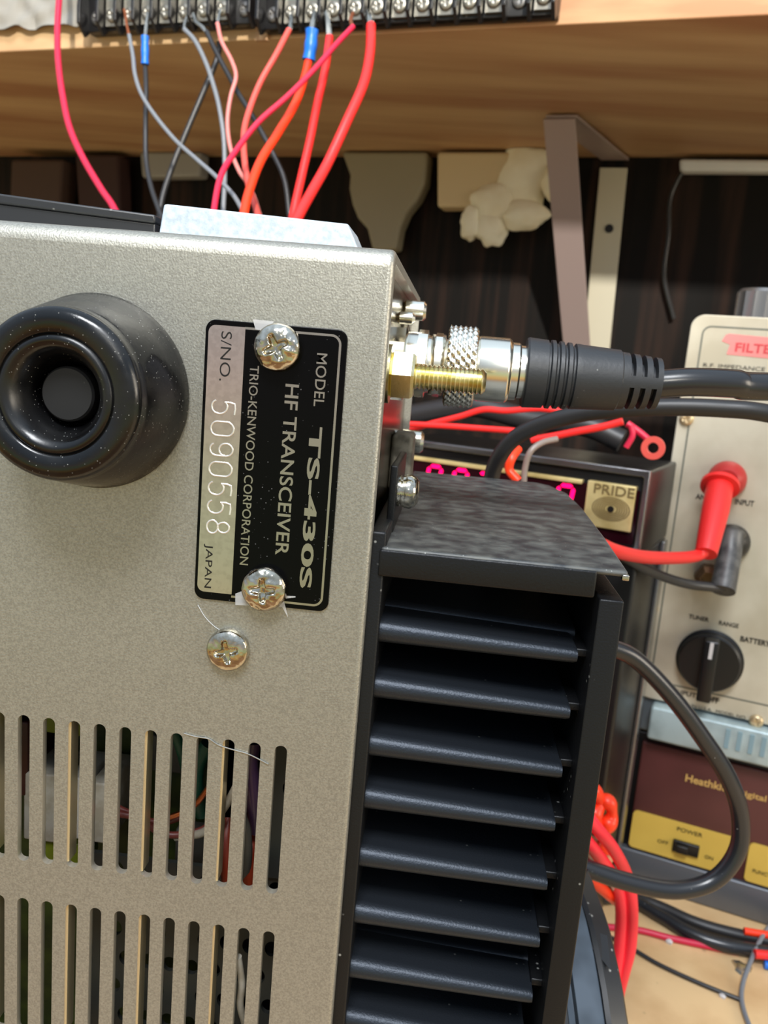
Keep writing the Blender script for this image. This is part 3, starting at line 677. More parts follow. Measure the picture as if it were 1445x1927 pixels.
wire('crimson wire sweeping down past the left end of the left terminal strip', [(118, -70), (112, -10), (108, 60), (110, 120), (118, 180), (131, 240), (156, 297), (190, 355), (216, 395), (245, 470)], 14, m_crim, d0=DF - 20)
wire('thin grey wire with a bare copper end at the left terminal strip', [(243, 66), (250, 105), (254, 140), (266, 177), (292, 218), (330, 264), (370, 300), (412, 338), (450, 385), (470, 460)], 9, m_wgrey, (m_copper, [(233, 18), (238, 42), (243, 68)]), d1=330)
wire('black wire hanging from the blue crimp under the left terminal strip', [(273, 118), (275, 165), (274, 230), (275, 300), (284, 350), (300, 398), (325, 470)], 11, m_wblack, (m_tin, [(278, 25), (276, 45), (273, 70)]), d1=354, sleeve=[(273, 68), (273, 95), (273, 121)])
wire('grey wire leaving a tinned end near the middle of the left terminal strip', [(347, 55), (367, 77), (386, 115), (400, 155), (412, 200), (421, 260), (423, 330), (420, 400), (420, 470)], 10, m_wgrey, (m_tin, [(352, 30), (348, 44), (346, 58)]), d1=362)
wire('black wire curving right from a bent tinned end, under the pink wire', [(389, 60), (408, 100), (432, 145), (450, 178), (470, 210), (492, 248), (515, 292), (535, 338), (543, 395), (548, 470)], 11, m_wblack, (m_tin, [(362, 25), (368, 40), (380, 50), (389, 62)]), d1=368)
wire('dark wire crossing down to the left behind the grey wires', [(412, 60), (410, 105), (384, 170), (350, 250), (322, 320), (303, 385), (295, 470)], 13, m_wblack, d0=DF + 4, d1=376)
wire('thin pink wire with a kink hanging from the left terminal strip', [(409, 44), (417, 78), (436, 115), (444, 145), (434, 182), (428, 230), (434, 280), (450, 322), (470, 352), (488, 402), (500, 470)], 9, m_pink, (m_tin, [(415, 18), (412, 30), (409, 46)]), d1=352)
wire('salmon red wire from the first screw of the right terminal strip', [(544, 56), (520, 102), (490, 155), (469, 208), (459, 250), (460, 300), (468, 350), (484, 402), (495, 470)], 13, m_red2, (m_tin, [(548, 30), (548, 45), (545, 58)]), d1=328)
wire('orange red wire hanging from the blue crimp under the right terminal strip', [(581, 112), (572, 150), (555, 196), (522, 252), (492, 300), (472, 350), (459, 402), (450, 480)], 17, m_orange, (m_tin, [(592, 25), (590, 40), (586, 58)]), sleeve=[(587, 56), (585, 84), (581, 113)], d1=300)
wire('crimson wire with a copper end slanting left across the other red wires', [(664, 50), (632, 84), (590, 132), (540, 182), (486, 230), (443, 285), (416, 330), (403, 392), (396, 470)], 11, m_crim, (m_copper, [(664, 25), (660, 38), (664, 52)]), d0=DF - 24, d1=290)
wire('medium red wire hanging steeply between orange wire and thickest red wire', [(620, 70), (612, 130), (597, 195), (584, 260), (568, 330), (553, 398), (540, 480)], 17, m_red, (m_tin, [(614, 25), (618, 45), (620, 72)]), d1=335)
wire('thickest bright red wire, the rightmost hanging from the terminal strips', [(698, 48), (696, 100), (684, 158), (653, 228), (616, 308), (586, 362), (561, 408), (530, 480)], 20, m_red, (m_tin, [(690, 25), (696, 36), (698, 50)]), d1=315)

# ================================================================== THINGS HANGING UNDER THE SHELF AT THE WALL
def hang(name, label, cat, pts, D, th, m, wob=0):
    P = [FS.L(x, y, D) for x, y in pts]; mb = MB(); n = len(P)
    mb.prism([(p.x, min(p.z, SHZ - .2)) for p in P], FS.w(0, D, 0), FS.x, (0, 0, 1), FS.y, th)
    return tag(mb.build(name, m, bevel=min(2.5, th * .3)), label, cat)
hang('frosted_jug', 'greyish frosted plastic jug shape under the shelf behind the aluminium bar', 'jug', [(642, 285), (804, 285), (804, 300), (799, 345), (785, 375), (765, 400), (752, 430), (745, 470), (700, 470), (690, 430), (672, 410), (662, 385), (656, 355), (658, 330)], DW - 22, 16, m_greyj)
hang('card_box', 'tan cardboard flap under the shelf left of the crumpled cream bag', 'box', [(822, 285), (985, 285), (985, 388), (822, 390)], DW - 26, 18, m_tan)
# crumpled cream bag: stacked lobes merged in one noise surface
mb = MB()
def lobe(px, py, rx, ry, D, rd, seed):
    c = FS.L(px, py, D); nn, mm = 28, 18; vs = []; fs = []; sx_ = rx * D / F; sz_ = ry * D / F
    for j in range(mm + 1):
        ph = -PI / 2 + PI * j / mm
        for i in range(nn):
            th = 2 * PI * i / nn; k = 1 + .32 * mnoise.noise(Vector((math.cos(th) * math.cos(ph) * 1.6, math.sin(th) * math.cos(ph) * 1.6, math.sin(ph) * 1.6 + seed)))
            z = c.z + sz_ * math.sin(ph) * k; vs.append(FS.w(c.x + sx_ * math.cos(th) * math.cos(ph) * k, c.y + rd * math.sin(th) * math.cos(ph), min(z, SHZ - .3)))
    for j in range(mm):
        for i in range(nn): k = (i + 1) % nn; fs.append((j * nn + i, j * nn + k, (j + 1) * nn + k, (j + 1) * nn + i))
    mb.add(vs, fs)
for a in ((990, 330, 52, 75, 9, 1), (930, 385, 45, 40, 10, 2), (925, 425, 30, 36, 8, 3), (985, 405, 42, 26, 9, 4), (885, 420, 20, 30, 7, 5), (1050, 345, 30, 34, 8, 6)):
    lobe(a[0], a[1], a[2], a[3], DW - 20 - a[5] * 1.5, a[4], a[5])
tag(mb.build('crumpled_bag', m_cream, angle=60), 'crumpled cream cloth bag hanging under the shelf behind the steel bracket', 'bag')
hang('daylight_gap', 'white strip standing in for a daylight gap under the shelf right of the steel bracket', 'strip', [(1278, 298), (1700, 302), (1700, 324), (1280, 322)], DW - 14, 12, m_white)  # daylight showing below the shelf, modelled as a white strip
hang('white_box', 'small pale box under the shelf behind the hanging black wires', 'box', [(262, 285), (378, 285), (376, 332), (266, 334)], DW - 18, 14, mat('pale_grey_card', (150, 150, 148), .6))
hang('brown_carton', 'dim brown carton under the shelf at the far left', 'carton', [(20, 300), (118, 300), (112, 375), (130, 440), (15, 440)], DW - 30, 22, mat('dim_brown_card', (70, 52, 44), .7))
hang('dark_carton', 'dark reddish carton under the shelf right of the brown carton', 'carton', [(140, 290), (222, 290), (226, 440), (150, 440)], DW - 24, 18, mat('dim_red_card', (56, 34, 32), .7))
tag(MB().tube([FS.at(x, y, DW - 6) for x, y in ((1290, 310), (1262, 370), (1258, 440), (1250, 520), (1268, 600))], 1.6, 10).build('wall_cord', m_wblack), 'thin black cord hanging on the dark wall right of the steel bracket', 'cord')

# ================================================================== GREY METER (right)
DM = 410.0
mu0 = -30.5; mu1 = 96.0; mz1 = 15.2; mz0 = -170.0
GM = thing('grey_meter', 'old grey instrument with brushed panel, red emblem and black pointer knob', 'meter', FR.w(30, DM + 40, -189))
MB().box((mu0 + 2, DM + 1.5, -188.5), (mu1 - 2, DM + 90, mz1 - 2.5), FR.w, bev=2).build('case', mat('blue_grey_case', (120, 130, 136), .4, .4), GM)
PANEL = MB().prism(rrect(mu0, mu1, mz0, mz1, 6, 8), FR.w(0, DM + 1.6, 0), FR.x, (0, 0, 1), -Vector(FR.y), 2.4).build('front_panel', m_panel, GM, bevel=.4)
YM = DM - .85
def mt(parent, name, s, a, b, cappx, m, D=YM, bold=0, fr=FR):
    P0 = fr.at(*a, D); P1 = fr.at(*b, D); zm = (P0.z + P1.z) / 2; cap = cappx * D / F
    P1.z = P0.z = zm
    mb = MB(); text_into(mb, s, P0, P1, cap, (0, 0, 1), .12, bold=bold); return mb.build(name, m, parent, origin=parent['_o'], recalc=False)
# panel border line
def frame_line(fr, u0, u1, z0, z1, r, w, D, th=.12):
    o = rrect(u0, u1, z0, z1, r, 6); i = rrect(u0 + w, u1 - w, z0 + w, z1 - w, max(r - w, .1), 6); n = len(o)
    vs = [fr.w(a, D, b) for a, b in o] + [fr.w(a, D, b) for a, b in i]; return MB().add(vs, [(k, (k + 1) % n, n + (k + 1) % n, n + k) for k in range(n)])
frame_line(FR, mu0 + 5.2, mu1 - 5.2, mz0 + 9, mz1 - 4.8, 4, .75, YM - .05).build('border_line', mat('dark_green_grey_print', (96, 98, 88), .5), PANEL, origin=PANEL['_o'], recalc=False)
m_rp = mat('faded_red_print', (216, 130, 126), .5); m_rd = mat('dark_red_print', (196, 60, 66), .5)
P = [(1358, 642), (1366, 630), (1372, 628), (1500, 640), (1500, 680), (1367, 667), (1374, 648)]
em = MB().prism([(FR.L(x, y, YM).x, FR.L(x, y, YM).z) for x, y in P], FR.w(0, YM, 0), FR.x, (0, 0, 1), -Vector(FR.y), .15).build('emblem', m_rp, PANEL, origin=PANEL['_o'])
mt(PANEL, 'emblem_lettering', 'FILTER', (1384, 652), (1470, 660), 15, m_rd, YM - .2, .02)
mt(PANEL, 'caption', 'R.F. IMPEDANCE', (1323, 688), (1440, 694), 7, m_ink)
mt(PANEL, 'caption', 'ANTENNA    INPUT', (1309, 934), (1419, 948), 10, m_ink, bold=.02)
mt(PANEL, 'caption', 'TUNER', (1296, 1160), (1334, 1166), 8, m_ink, bold=.02)
mt(PANEL, 'caption', 'RANGE', (1353, 1172), (1390, 1178), 8, m_ink, bold=.02)
mt(PANEL, 'caption', 'BATTERY', (1393, 1202), (1450, 1212), 10, m_ink, bold=.03)
mt(PANEL, 'caption', 'INPUT', (1270, 1300), (1310, 1310), 9, m_ink, bold=.02)
mt(PANEL, 'caption', 'OFF', (1328, 1314), (1353, 1319), 11, m_ink, bold=.04)
mt(PANEL, 'caption', 'MADE IN U.S.A.  MODEL NO.', (1270, 1322), (1405, 1350), 6, m_ink)
for (px, py) in ((1292, 788), (1226, 1144), (1423, 1357)):
    p = FR.L(px, py, YM); screw_mesh(FR.w(p.x, YM, p.z), 3.2, 2.2, axis=-Vector(FR.y), rot=.4, rec=.6, n=24, rings=8).build('panel_screw', mat('brass_screw', (206, 184, 146), .3, .7), PANEL, origin=PANEL['_o'])
# lower pale blue lip with engraved slats
MB().box((mu0 + 8, DM - 7, -188.5), (mu1 + 6, DM + 6, -171.5), FR.w, bev=1.5).build('lower_bezel', m_pbase, GM)
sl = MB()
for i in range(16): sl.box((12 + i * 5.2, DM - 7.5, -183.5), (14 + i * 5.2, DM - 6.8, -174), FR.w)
sl.build('vent_slats', mat('blue_grey_slats', (128, 156, 166), .4), GM)  # slats in a darker blue than the bezel
# knob
kc = FR.L(1335, 1243, YM)
KN = MB().lathe(FR.w(kc.x, YM + .1, kc.z), -Vector(FR.y), [(0, 0), (15.2, 0), (15.2, .8), (14.2, 1.2), (14.0, 5), (13.2, 6), (0, 6)], 48).build('knob', m_bplast, GM)
mb = MB(); mb.box((kc.x - 3.2, YM - 14, kc.z - 16.5), (kc.x + 3.2, YM - 5.5, kc.z + 13.5), FR.w, bev=1).build('pointer', m_bplast, KN, origin=KN['_o'])
MB().box((kc.x - .8, YM - 14.3, kc.z + 5), (kc.x + .8, YM - 13.8, kc.z + 12.8), FR.w).build('index_mark', m_wwhite, KN, origin=KN['_o'])
# jacks
jr = FR.L(1368, 902, YM); jb = FR.L(1375, 1020, YM)
MB().lathe(FR.w(jr.x, YM, jr.z), -Vector(FR.y), [(0, 0), (8.5, 0), (8.5, 2), (7, 6), (5, 8), (0, 8)], 32).build('red_jack', mat('dark_red_plastic', (170, 36, 34), .4), GM)
MB().lathe(FR.w(jb.x, YM, jb.z), -Vector(FR.y), [(0, 0), (8.5, 0), (8.5, 2), (7, 6), (5, 8), (0, 8)], 32).build('black_jack', m_bplast, GM)
jl = FR.L(1335, 1085, YM)
MB().lathe(FR.w(jl.x, YM, jl.z), -Vector(FR.y), [(0, 0), (7, 0), (6.6, 6), (4, 8), (3.4, 8), (3.2, 5), (0, 5)], 6).build('brass_jack', mat('tarnished_brass', (120, 96, 70), .4, .8), GM, angle=20)
# knob on top of the meter
tk = FR.w(FR.L(1432, 590, DM + 25).x, DM + 25, mz1 - 1.0)
MB().lathe(tk - Vector((0, 0, 1)), (0, 0, 1), [(0, 0), (12.5, 0), (12.5, 2), (11.5, 2.5), (11.5, 15), (10.5, 16.5), (0, 16.5)], 30, fn=lambda r, h, th: r * (1 + .03 * math.cos(15 * th)) if r > 11 else r).build('top_knob', mat('ribbed_metal_knob', (150, 148, 146), .25, .8), GM, angle=30)
# banana plugs and leads
RL = thing('red_test_lead', 'bright red banana plug with red lead in the grey meter panel', 'test lead', FR.w(jr.x, DM - 30, jr.z - 30))
p0 = FR.at(1355, 912, 400); p1 = FR.at(1346, 960, 388); p2 = FR.at(1328, 1042, 372)
mb = MB().tube([p0, p0 + (p1 - p0) * .12, p0 + (p1 - p0) * .14, p1, p2], 5.6, 28, smooth=1, rf=lambda s_: 1.5 if s_ < .3 else (1.05 if s_ < .9 else .82)); mb.build('plug', m_red, RL, angle=50)
MB().tube([p2 + (p1 - p2) * .1, FR.at(1310, 1046, 370), FR.at(1270, 1050, 356), FR.at(1210, 1048, 330), FR.at(1155, 1036, 305), FR.at(1090, 1010, 282), FR.at(1060, 1040, 272)], 2.6, 14).build('lead', m_red, RL)
BLd = thing('black_test_lead', 'worn grey-black banana plug and thin black lead below the red one', 'test lead', FR.w(jb.x, DM - 30, jb.z - 30))
q0 = FR.at(1376, 1005, 402); q1 = FR.at(1371, 1050, 394); q2 = FR.at(1360, 1112, 384)
MB().tube([q0, q0 + (q1 - q0) * .1, q1, q2], 5.6, 24, smooth=1, rf=lambda s_: 1.15 if s_ < .3 else .95).build('plug', mat('worn_grey_black', (92, 92, 90), .4, rgb2=(60, 60, 60), nscale=150), BLd, angle=50)
MB().tube([q2 + (q1 - q2) * .06, FR.at(1340, 1105, 382), FR.at(1290, 1098, 372), FR.at(1235, 1080, 354), FR.at(1180, 1052, 332), FR.at(1120, 1022, 312), FR.at(1080, 1045, 302)], 2.1, 14).build('lead', m_wblack, BLd)

# ================================================================== MAROON AND YELLOW BOX
DP = 412.0
pu0 = FR.L(1190, 1500, DP).x - 4; pu1 = 118
PB = thing('digital_instrument', 'black cased instrument with maroon window and yellow switch panel under the grey meter', 'instrument', FR.w(40, DP + 40, DESK))
MB().box((pu0, DP + 1, DESK + 8), (pu1, DP + 120, -189.2), FR.w, bev=1.5).build('case', m_bplast, PB)
a = FR.L(1209, 1400, DP)
MA = MB().box((a.x, DP - 1.5, FR.L(1184, 1592, DP).z), (pu1 - 3, DP + 2, -193.5), FR.w, bev=.8).build('maroon_window', m_maroon, PB)
ya = FR.L(1195, 1524, DP - 2); ybm = FR.L(1182, 1590, DP - 2); yr = FR.L(1384, 1590, DP - 2)
m_y = MB().prism(rrect(ya.x - .6, yr.x, ybm.z, ya.z, 2, 5), FR.w(0, DP - 1.2, 0), FR.x, (0, 0, 1), -Vector(FR.y), 1.6); YE = m_y.build('yellow_panel', m_yellow, PB)
MB().prism(rrect(yr.x + 6, pu1 - 4, ybm.z, ya.z, 2, 5), FR.w(0, DP - 1.2, 0), FR.x, (0, 0, 1), -Vector(FR.y), 1.6).build('yellow_panel', m_yellow, PB)
MB().box((pu0, DP - 3, DESK + .2), (pu1, DP + 8, ybm.z - 1.6), FR.w, bev=1).build('bottom_rail', mat('grey_rail', (110, 114, 120), .4, .5), PB)
s0 = FR.L(1290, 1597, DP - 3)
SW = MB().box((s0.x - 6.2, DP - 4.5, s0.z - 2.6), (s0.x + 6.2, DP - 2.6, s0.z + 3.6), FR.w, bev=.5).build('switch', m_bplast, PB)
MB().box((s0.x - 4.5, DP - 6.8, s0.z - 1.6), (s0.x + 1.2, DP - 4.4, s0.z + 2.4), FR.w, bev=.5).build('slider', m_bplast, SW, origin=SW['_o'])
mt(MA, 'maker_lettering', 'Heathkit', (1290, 1463), (1366, 1483), 15, mat('gold_print', (206, 166, 96), .4), DP - 1.7, .02)
mt(MA, 'maker_lettering', 'Digital', (1385, 1492), (1442, 1504), 15, mat('gold_print', (206, 166, 96), .4), DP - 1.7, .02)
mt(YE, 'caption', 'POWER', (1274, 1560), (1322, 1572), 8, m_ink, DP - 2.9)
mt(YE, 'caption', 'OFF', (1237, 1582), (1257, 1587), 7, m_ink, DP - 2.9)
mt(YE, 'caption', 'ON', (1326, 1612), (1342, 1616), 7, m_ink, DP - 2.9)
mt(YE, 'caption', 'FUNCTION', (1416, 1640), (1470, 1652), 7, m_ink, DP - 2.9)

# ================================================================== DIGITAL DISPLAY on a black cabinet
DD = 335.0
tl = FD.L(795, 822, DD); tr = FD.L(1222, 893, DD); br = FD.L(1196, 1046, DD)
u1_ = tr.x; u0_ = tl.x - 18; zt_ = tr.z + 1.0; zb_ = br.z - 1.0
DV = thing('digital_display', 'low black panel display with chrome trim, glowing red digits and a gold nameplate', 'display', FD.w((u0_ + u1_) / 2, DD + 30, zb_))
MB().box((u0_, DD + 2, zb_ - .2), (u1_, DD + 62, zt_), FD.w, bev=1.2).build('case', m_bplast, DV)
v4, f4 = holes_sheet([(u0_ - .5, zb_ - .5), (u1_ + .5, zb_ - .5), (u1_ + .5, zt_ + .5), (u0_ - .5, zt_ + .5)], [rrect(u0_ + 2.0, u1_ - 1.6, zb_ + 4, zt_ - 2.2, 1)], -1.4, 2)
mb = MB(); mb.add([FD.w(v.x, DD + v.y, v.z) for v in v4], f4); TR = mb.build('chrome_trim', m_chromef, DV, bevel=.4)
zg = FD.L(1112, 905, DD + 1).z
MB().box((u0_ + 2.5, DD + 0, zb_ + 5), (u1_ - 2.8, DD + 2.4, zt_ - 8), FD.w).build('window', m_window, DV)
MB().box((u0_ + 2.5, DD - 1.2, zt_ - 8.6), (u1_ - 26, DD + 2.2, zt_ - 6.8), FD.w, bev=.3).build('gold_rule', m_goldpl, DV)
ga = FD.L(1111, 902, DD - 1.5); gb = FD.L(1190, 1008, DD - 1.5)
GP = MB().box((ga.x - 1.0, DD - 1.5, gb.z + 1), (u1_ - 4, DD + 2.2, ga.z - .5), FD.w, bev=.4).build('gold_nameplate', m_goldpl, DV)
mt(GP, 'name_lettering', 'PRIDE', (1118, 917), (1194, 930), 18, mat('brown_print', (110, 92, 56), .5), DD - 1.7, .01, fr=FD)
gc = FD.L(1149, 958, DD - 1.6)
ring = MB()
for k in range(6):
    r = 2.0 + k * .75; n = 40; vs = [FD.w(gc.x + rr * math.cos(2 * PI * i / n) * 1.25, DD - 1.62, gc.z + rr * math.sin(2 * PI * i / n) * .8) for rr in (r, r + .4) for i in range(n)]
    ring.add(vs, [(i, (i + 1) % n, n + (i + 1) % n, n + i) for i in range(n)])
ring.build('engraved_rings', mat('brown_print', (110, 92, 56), .5), GP, origin=GP['_o'], recalc=False)
MB().cyl(FD.w(gc.x, DD - 1.4, gc.z), -Vector(FD.y), 1.3, .5, 16).build('centre_hole', m_ink, GP, origin=GP['_o'])
# seven segment digits
def seg(ch, u, z, w, h, D, t_=1.7):
    S = {'a': ((0, 1), (1, 1)), 'b': ((1, 1), (1, .5)), 'c': ((1, .5), (1, 0)), 'd': ((0, 0), (1, 0)), 'e': ((0, .5), (0, 0)), 'f': ((0, 1), (0, .5)), 'g': ((0, .5), (1, .5))}
    Dg = {'0': 'abcdef', '8': 'abcdefg', '1': 'bc', '9': 'abcdfg', '6': 'acdefg', '3': 'abcdg', '7': 'abc'}
    mb = MB()
    for k in Dg[ch]:
        (xa, za_), (xb, zb__) = S[k]; p = Vector((u + xa * w + za_ * h * .12, z + za_ * h)); q = Vector((u + xb * w + zb__ * h * .12, z + zb__ * h)); d_ = (q - p).normalized(); n_ = Vector((-d_.y, d_.x)) * t_ / 2; p += d_ * t_ * .3; q -= d_ * t_ * .3
        pl = [p, p + d_ * t_ / 2 + n_, q - d_ * t_ / 2 + n_, q, q - d_ * t_ / 2 - n_, p + d_ * t_ / 2 - n_]
        mb.prism([(v.x, v.y) for v in pl], FD.w(0, D, 0), FD.x, (0, 0, 1), -Vector(FD.y), .3)
    return mb
for ch, px, py in (('0', 804, 866), ('0', 852, 876), ('7', 896, 884), ('0', 1047, 908)):
    p = FD.L(px, py, DD); seg(ch, p.x - .2, zt_ - 10.2 - 14, 6.2, 14, DD - .05).build('digit', m_led, DV, recalc=True)
CB = thing('black_cabinet', 'black cabinet with an added pale edge highlight standing under the digital display', 'cabinet', FD.w((u0_ + u1_) / 2, DD + 40, DESK))
MB().box((u0_ - 10, DD + 4, DESK + .1), (u1_ - .5, DD + 66, zb_ - .6), FD.w, bev=1.5).build('case', m_bplast, CB)
MB().box((u1_ - .4, DD + 52, DESK + .1), (u1_ + 1.4, DD + 60, zb_ - 1), FD.w, bev=.4).build('edge_highlight', m_chromef, CB)  # pale strip stands in for the highlight down the cabinet's right edge

# red leads above the display
def lead(name, label, pts, wpx, m, D=300, cat='wire', fr=FR, group=None, ends=None):
    P = [fr.at(x, y, d) for x, y, d in [(q if len(q) == 3 else (*q, D)) for q in pts]]
    return tag(MB().tube(P, wpx * (pts[0][2] if len(pts[0]) == 3 else D) / F / 2, 14).build(name, m), label, cat, group)
lead('red_lead', 'straight red lead lying low over the digital display, ending under black cable', [(740, 797), (790, 799), (846, 802), (916, 807), (985, 812), (1010, 815)], 12, m_red, 318)
lead('red_lead', 'red lead humped over the digital display just under the antenna plug', [(760, 812), (800, 800), (864, 784), (909, 771), (954, 773), (1016, 769), (1075, 777)], 12, m_red, 325)
lead('red_lead', 'red lead running right to the two short red ends near the grey meter', [(1000, 828), (1045, 820), (1085, 812), (1130, 804), (1172, 793)], 14, m_red, 330)
t = thing('ring_lead', 'red lead ending in a round red ring terminal beside the grey meter', 'wire', FR.at(1229, 842, 335))
MB().tube([FR.at(1180, 797, 335), FR.at(1205, 815, 335), FR.at(1225, 832, 335)], 1.4, 12).build('insulation', m_crim, t)
c = FR.at(1229, 843, 334); MB().lathe(c, -Vector(FR.y), [(2, 0), (4.4, 0), (4.6, .6), (4.4, 1.4), (2.2, 1.4), (2, 0)], 28).build('ring_terminal', m_red2, t)
lead('red_stub', 'short crimson stub of wire hanging left of the ring terminal', [(1187, 800), (1190, 820), (1178, 842)], 11, m_crim, 333)
lead('orange_stub', 'short orange red lead rising behind the dusty shroud', [(975, 905, 300), (958, 884, 300), (963, 862, 300), (975, 845, 305)], 17, m_orange, 300)
lead('grey_lead', 'pale grey lead bending down behind the dusty shroud', [(985, 915, 305), (988, 880, 305), (998, 850, 305), (1020, 833, 308), (1048, 826, 312)], 12, mat('clear_grey_lead', (128, 116, 110), .3), 305)
# dark clutter behind the leads
tag(MB().tube([FR.at(x, y, 362) for x, y in ((780, 780), (850, 768), (900, 765), (1000, 790), (1100, 800), (1170, 830))], 5, 12).build('black_conduit', m_cablem), 'thick black cable lying behind the red leads above the display', 'cable')

# ================================================================== DESK CLUTTER bottom right
def dz(px, py, z): return AZ(px, py, DESK + z)
def dlead(name, label, pts, r, m, cat='wire', flat=1):
    return tag(MB().tube([dz(x, y, z) for x, y, z in pts], r, 14, flat=flat).build(name, m), label, cat)
dlead('crimson_wire', 'crimson wire lying on the desk to the right of the red twin lead', [(1060, 1735, 1.6), (1140, 1744, 1.6), (1200, 1750, 1.6), (1260, 1765, 1.6), (1320, 1778, 1.6), (1390, 1792, 1.6)], 1.5, m_crim)
dlead('desk_cable', 'thick black cable on the desk in front of the maroon and yellow box', [(1120, 1690, 3), (1180, 1690, 3.2), (1240, 1722, 3.2), (1300, 1757, 3.2), (1360, 1778, 3.2), (1450, 1795, 3.2), (1560, 1830, 3.2)], 3.2, m_cable, 'cable')
dlead('desk_cable', 'second black cable on the desk behind the first, nearer the yellow panel', [(1150, 1672, 3), (1240, 1706, 3), (1300, 1733, 3), (1360, 1752, 3), (1450, 1772, 3), (1560, 1795, 3)], 2.8, m_cablem, 'cable')
dlead('thin_cord', 'thin dark cord running diagonally over bare desk to the corner', [(1100, 1740, 1), (1180, 1780, 1), (1240, 1815, 1), (1320, 1852, 1), (1395, 1882, 1)], .95, m_wblack)
dlead('twisted_pair', 'twisted thin grey wires curling at the lower right corner', [(1460, 1725, 9), (1430, 1770, 6), (1412, 1810, 4), (1398, 1850, 2), (1396, 1885, 1.4), (1410, 1930, 1.4), (1440, 1990, 1.4)], 1.0, m_wgrey)
dlead('orange_wire', 'short orange wire end on the desk by the right picture edge', [(1400, 1752, 6.5), (1430, 1757, 6.5), (1480, 1765, 6.5)], 1.7, m_orange)
dlead('red_wire', 'red wire end below the orange one at the right picture edge', [(1420, 1795, 6), (1440, 1797, 6), (1500, 1802, 6)], 2.0, m_red)
dlead('blue_crimp', 'small blue crimp at the right picture edge below the red wire end', [(1438, 1815, 2), (1470, 1822, 2)], 1.9, m_blue, 'crimp')
for (px, py, r) in ((1258, 1774, 1.5), (1359, 1877, 1.2)):
    c = dz(px, py, 0); mb = MB(); 
    mb.lathe(c, (0, 0, 1), [(0, 0), (r, 0), (r * 1.1, r * .7), (r * .5, r * 1.3), (0, r * 1.4)], 7, fn=lambda rr, h, th: rr * (1 + .25 * math.sin(2 * th)))
    tag(mb.build('crumb', m_wwhite), 'white crumb on the desk ' + ('just below the crimson wire' if py < 1800 else 'beside the thin dark cord'), 'crumb')
c = dz(1395, 1822, 0); mb = MB().lathe(c, (0, 0, 1), [(0, 0), (4, 0), (3.4, 1.2), (0, 1.8)], 9, fn=lambda rr, h, th: rr * (1 + .35 * math.sin(3 * th)))
tag(mb.build('solder_scrap', m_tin), 'flat silvery solder scrap on the desk under the twisted grey wires', 'scrap')

# red twin lead (two joined conductors) hanging past the heatsink
def yl(pts, r, name, m, par): return MB().tube([AY(x, y, d) for x, y, d in pts], r, 16).build(name, m, par)
TW = thing('red_twin_lead', 'bright red twin lead curving down between the heatsink and the desk', 'wire', AY(1160, 1900, 120))
yl([(1030, 1490, 112), (1092, 1568, 114), (1132, 1618, 122), (1160, 1662, 130), (1169, 1710, 132), (1166, 1780, 132), (1158, 1830, 132), (1150, 1880, 134), (1140, 1960, 136)], 2.15, 'conductor', mat('rose_red_insulation', (250, 50, 66), .35), TW)
yl([(1050, 1455, 112), (1112, 1545, 114), (1152, 1595, 122), (1180, 1650, 130), (1189, 1710, 132), (1186, 1780, 132), (1174, 1830, 133), (1162, 1880, 136), (1152, 1960, 139)], 2.15, 'conductor', mat('rose_red_insulation', (250, 50, 66), .35), TW)
tag(MB().tube([AY(x, y, d) for x, y, d in ((1060, 1540, 120), (1100, 1595, 122), (1128, 1632, 124), (1150, 1660, 128), (1170, 1700, 136))], 1.0, 10).build('white_wire', m_wwhite), 'thin white wire just left of the red twin lead', 'wire')
tag(MB().tube([AY(x, y, d) for x, y, d in ((1060, 1610, 122), (1095, 1643, 124), (1130, 1670, 128), (1160, 1695, 138), (1186, 1706, 150))], 2.0, 12).build('orange_wire', m_orange), 'orange red wire passing under the looped black cable', 'wire')
tag(MB().tube([AY(x, y, d) for x, y, d in ((1040, 1620, 160), (1090, 1650, 160), (1140, 1612, 158), (1100, 1580, 158))], 3.0, 12).build('peach_wire', mat('peach_insulation', (214, 150, 110), .4)), 'peach coloured wire behind the white wire beside the heatsink', 'wire')
mb = MB()
pts = [(1085, 1560, 150), (1100, 1520, 150), (1112, 1488, 150), (1130, 1510, 152), (1118, 1535, 150), (1132, 1560, 150), (1150, 1540, 152), (1148, 1515, 152), (1128, 1508, 154), (1112, 1540, 156), (1140, 1575, 156), (1135, 1600, 156)]
mb.tube([AY(*p) for p in pts], 2.6, 14, rf=lambda t_: 1 + .25 * math.sin(t_ * 40))
tag(mb.build('orange_knot', m_orange), 'knotted orange red wire bundle between the heatsink and the maroon box', 'wire')

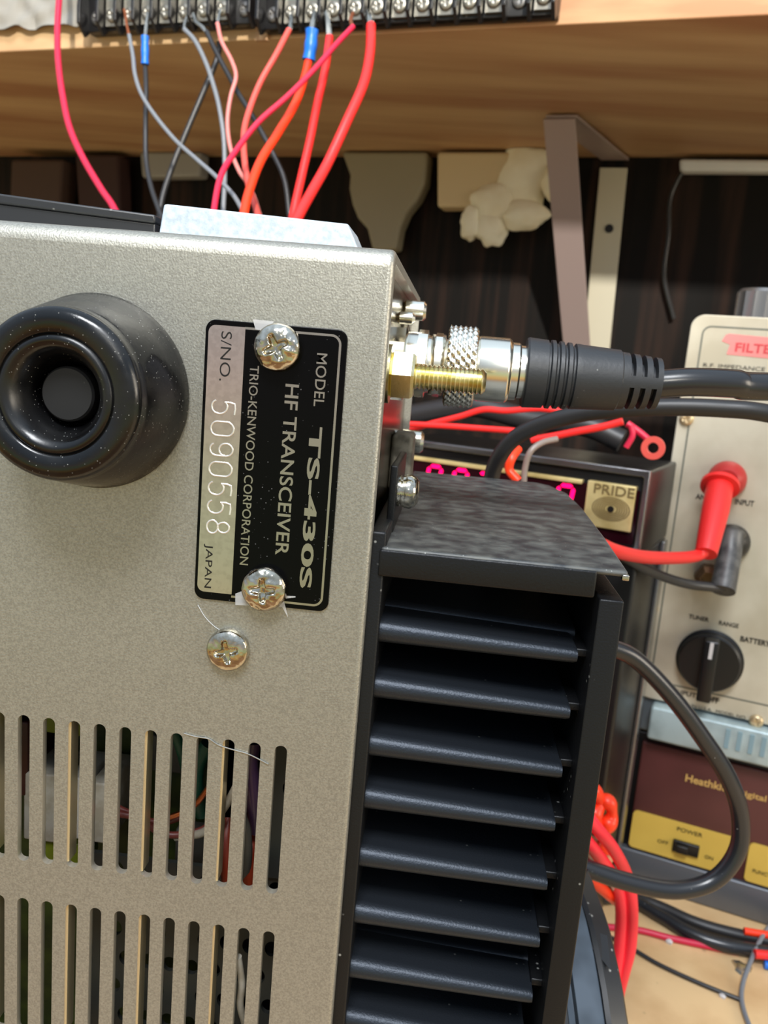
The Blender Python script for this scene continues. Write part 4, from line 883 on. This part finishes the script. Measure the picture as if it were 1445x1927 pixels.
# roll of tape behind the heatsink plate
RX, RYc, RZc, RR = 47.6, 88.0, -213.8, 56.0; TA = (math.cos(math.radians(10)), math.sin(math.radians(10)), 0)
TP = thing('tape_roll', 'big black roll with a glossy grey band standing on the desk beside the heatsink', 'roll', (55, RYc, DESK))
MB().lathe((RX, RYc, RZc), TA, [(RR - 24, 0), (RR - 3, 0), (RR - 1.5, 1), (RR - 1.5, 2.6), (RR, 3), (RR + .2, 9.5), (RR - .6, 10.2), (RR - .6, 10.6), (RR - 24, 10.6)], 80, fn=lambda r, h, th: r + (.25 * math.sin(9 * th) if r > RR - 2 else 0)).build('glossy_band', m_tape, TP, angle=40)
MB().lathe((RX, RYc, RZc), TA, [(RR - 26, -1.5), (RR - 2.5, -1.5), (RR - 1, -.5), (RR - 1, .6), (RR - 3, 1.6), (RR - 26, 1.6)], 72, fn=lambda r, h, th: r + (.7 * mnoise.noise(Vector((math.cos(th) * 9, math.sin(th) * 9, 0))) if r > RR - 4 else 0)).build('torn_edge', m_strap, TP, angle=30)
MB().lathe((RX, RYc, RZc), TA, [(RR - 26, 9.6), (RR + .4, 9.8), (RR + .9, 11), (RR - .5, 15.5), (RR - 2, 16.4), (RR - 26, 16.4)], 72, fn=lambda r, h, th: r + (.9 * mnoise.noise(Vector((math.cos(th) * 7, math.sin(th) * 7, 4))) if r > RR - 3 else 0)).build('outer_edge', m_strap, TP, angle=30)
def rimp(a_, r_, h_):                                 # point on the roll: angle from straight up towards the viewer
    A_ = Vector(TA); B_ = Vector((A_.y, -A_.x, 0)); return Vector((RX, RYc, RZc)) + A_ * h_ + (Vector((0, 0, 1)) * math.cos(a_) + B_ * math.sin(a_)) * r_
for (a0_, a1_, h0_, h1_) in ((.16, .36, -1, 3.5), (.42, .62, 9.5, 14), (.05, .18, 5, 15)):
    q = [rimp(a0_, RR - .4, h0_), rimp(a0_ + .05, RR + 1.3, h1_), rimp(a1_, RR + 1.6, (h0_ + h1_) / 2 + 1), rimp((a0_ + a1_) / 2, RR + .2, h0_)]; c_ = rimp((a0_ + a1_) / 2, RR - 1.6, (h0_ + h1_) / 2)
    MB().add(q + [c_], [(0, 1, 2, 3), (1, 0, 4), (2, 1, 4), (3, 2, 4), (0, 3, 4)]).build('torn_flap', m_strap, TP, angle=20)
MB().lathe((RX, RYc, RZc), TA, [(24, -2), (33, -2), (33, 17), (24, 17), (24, -2)], 60).build('core', mat('card_core', (120, 104, 84), .7), TP)

# tidy helper properties
for o in bpy.data.objects:
    if '_o' in o: del o['_o']
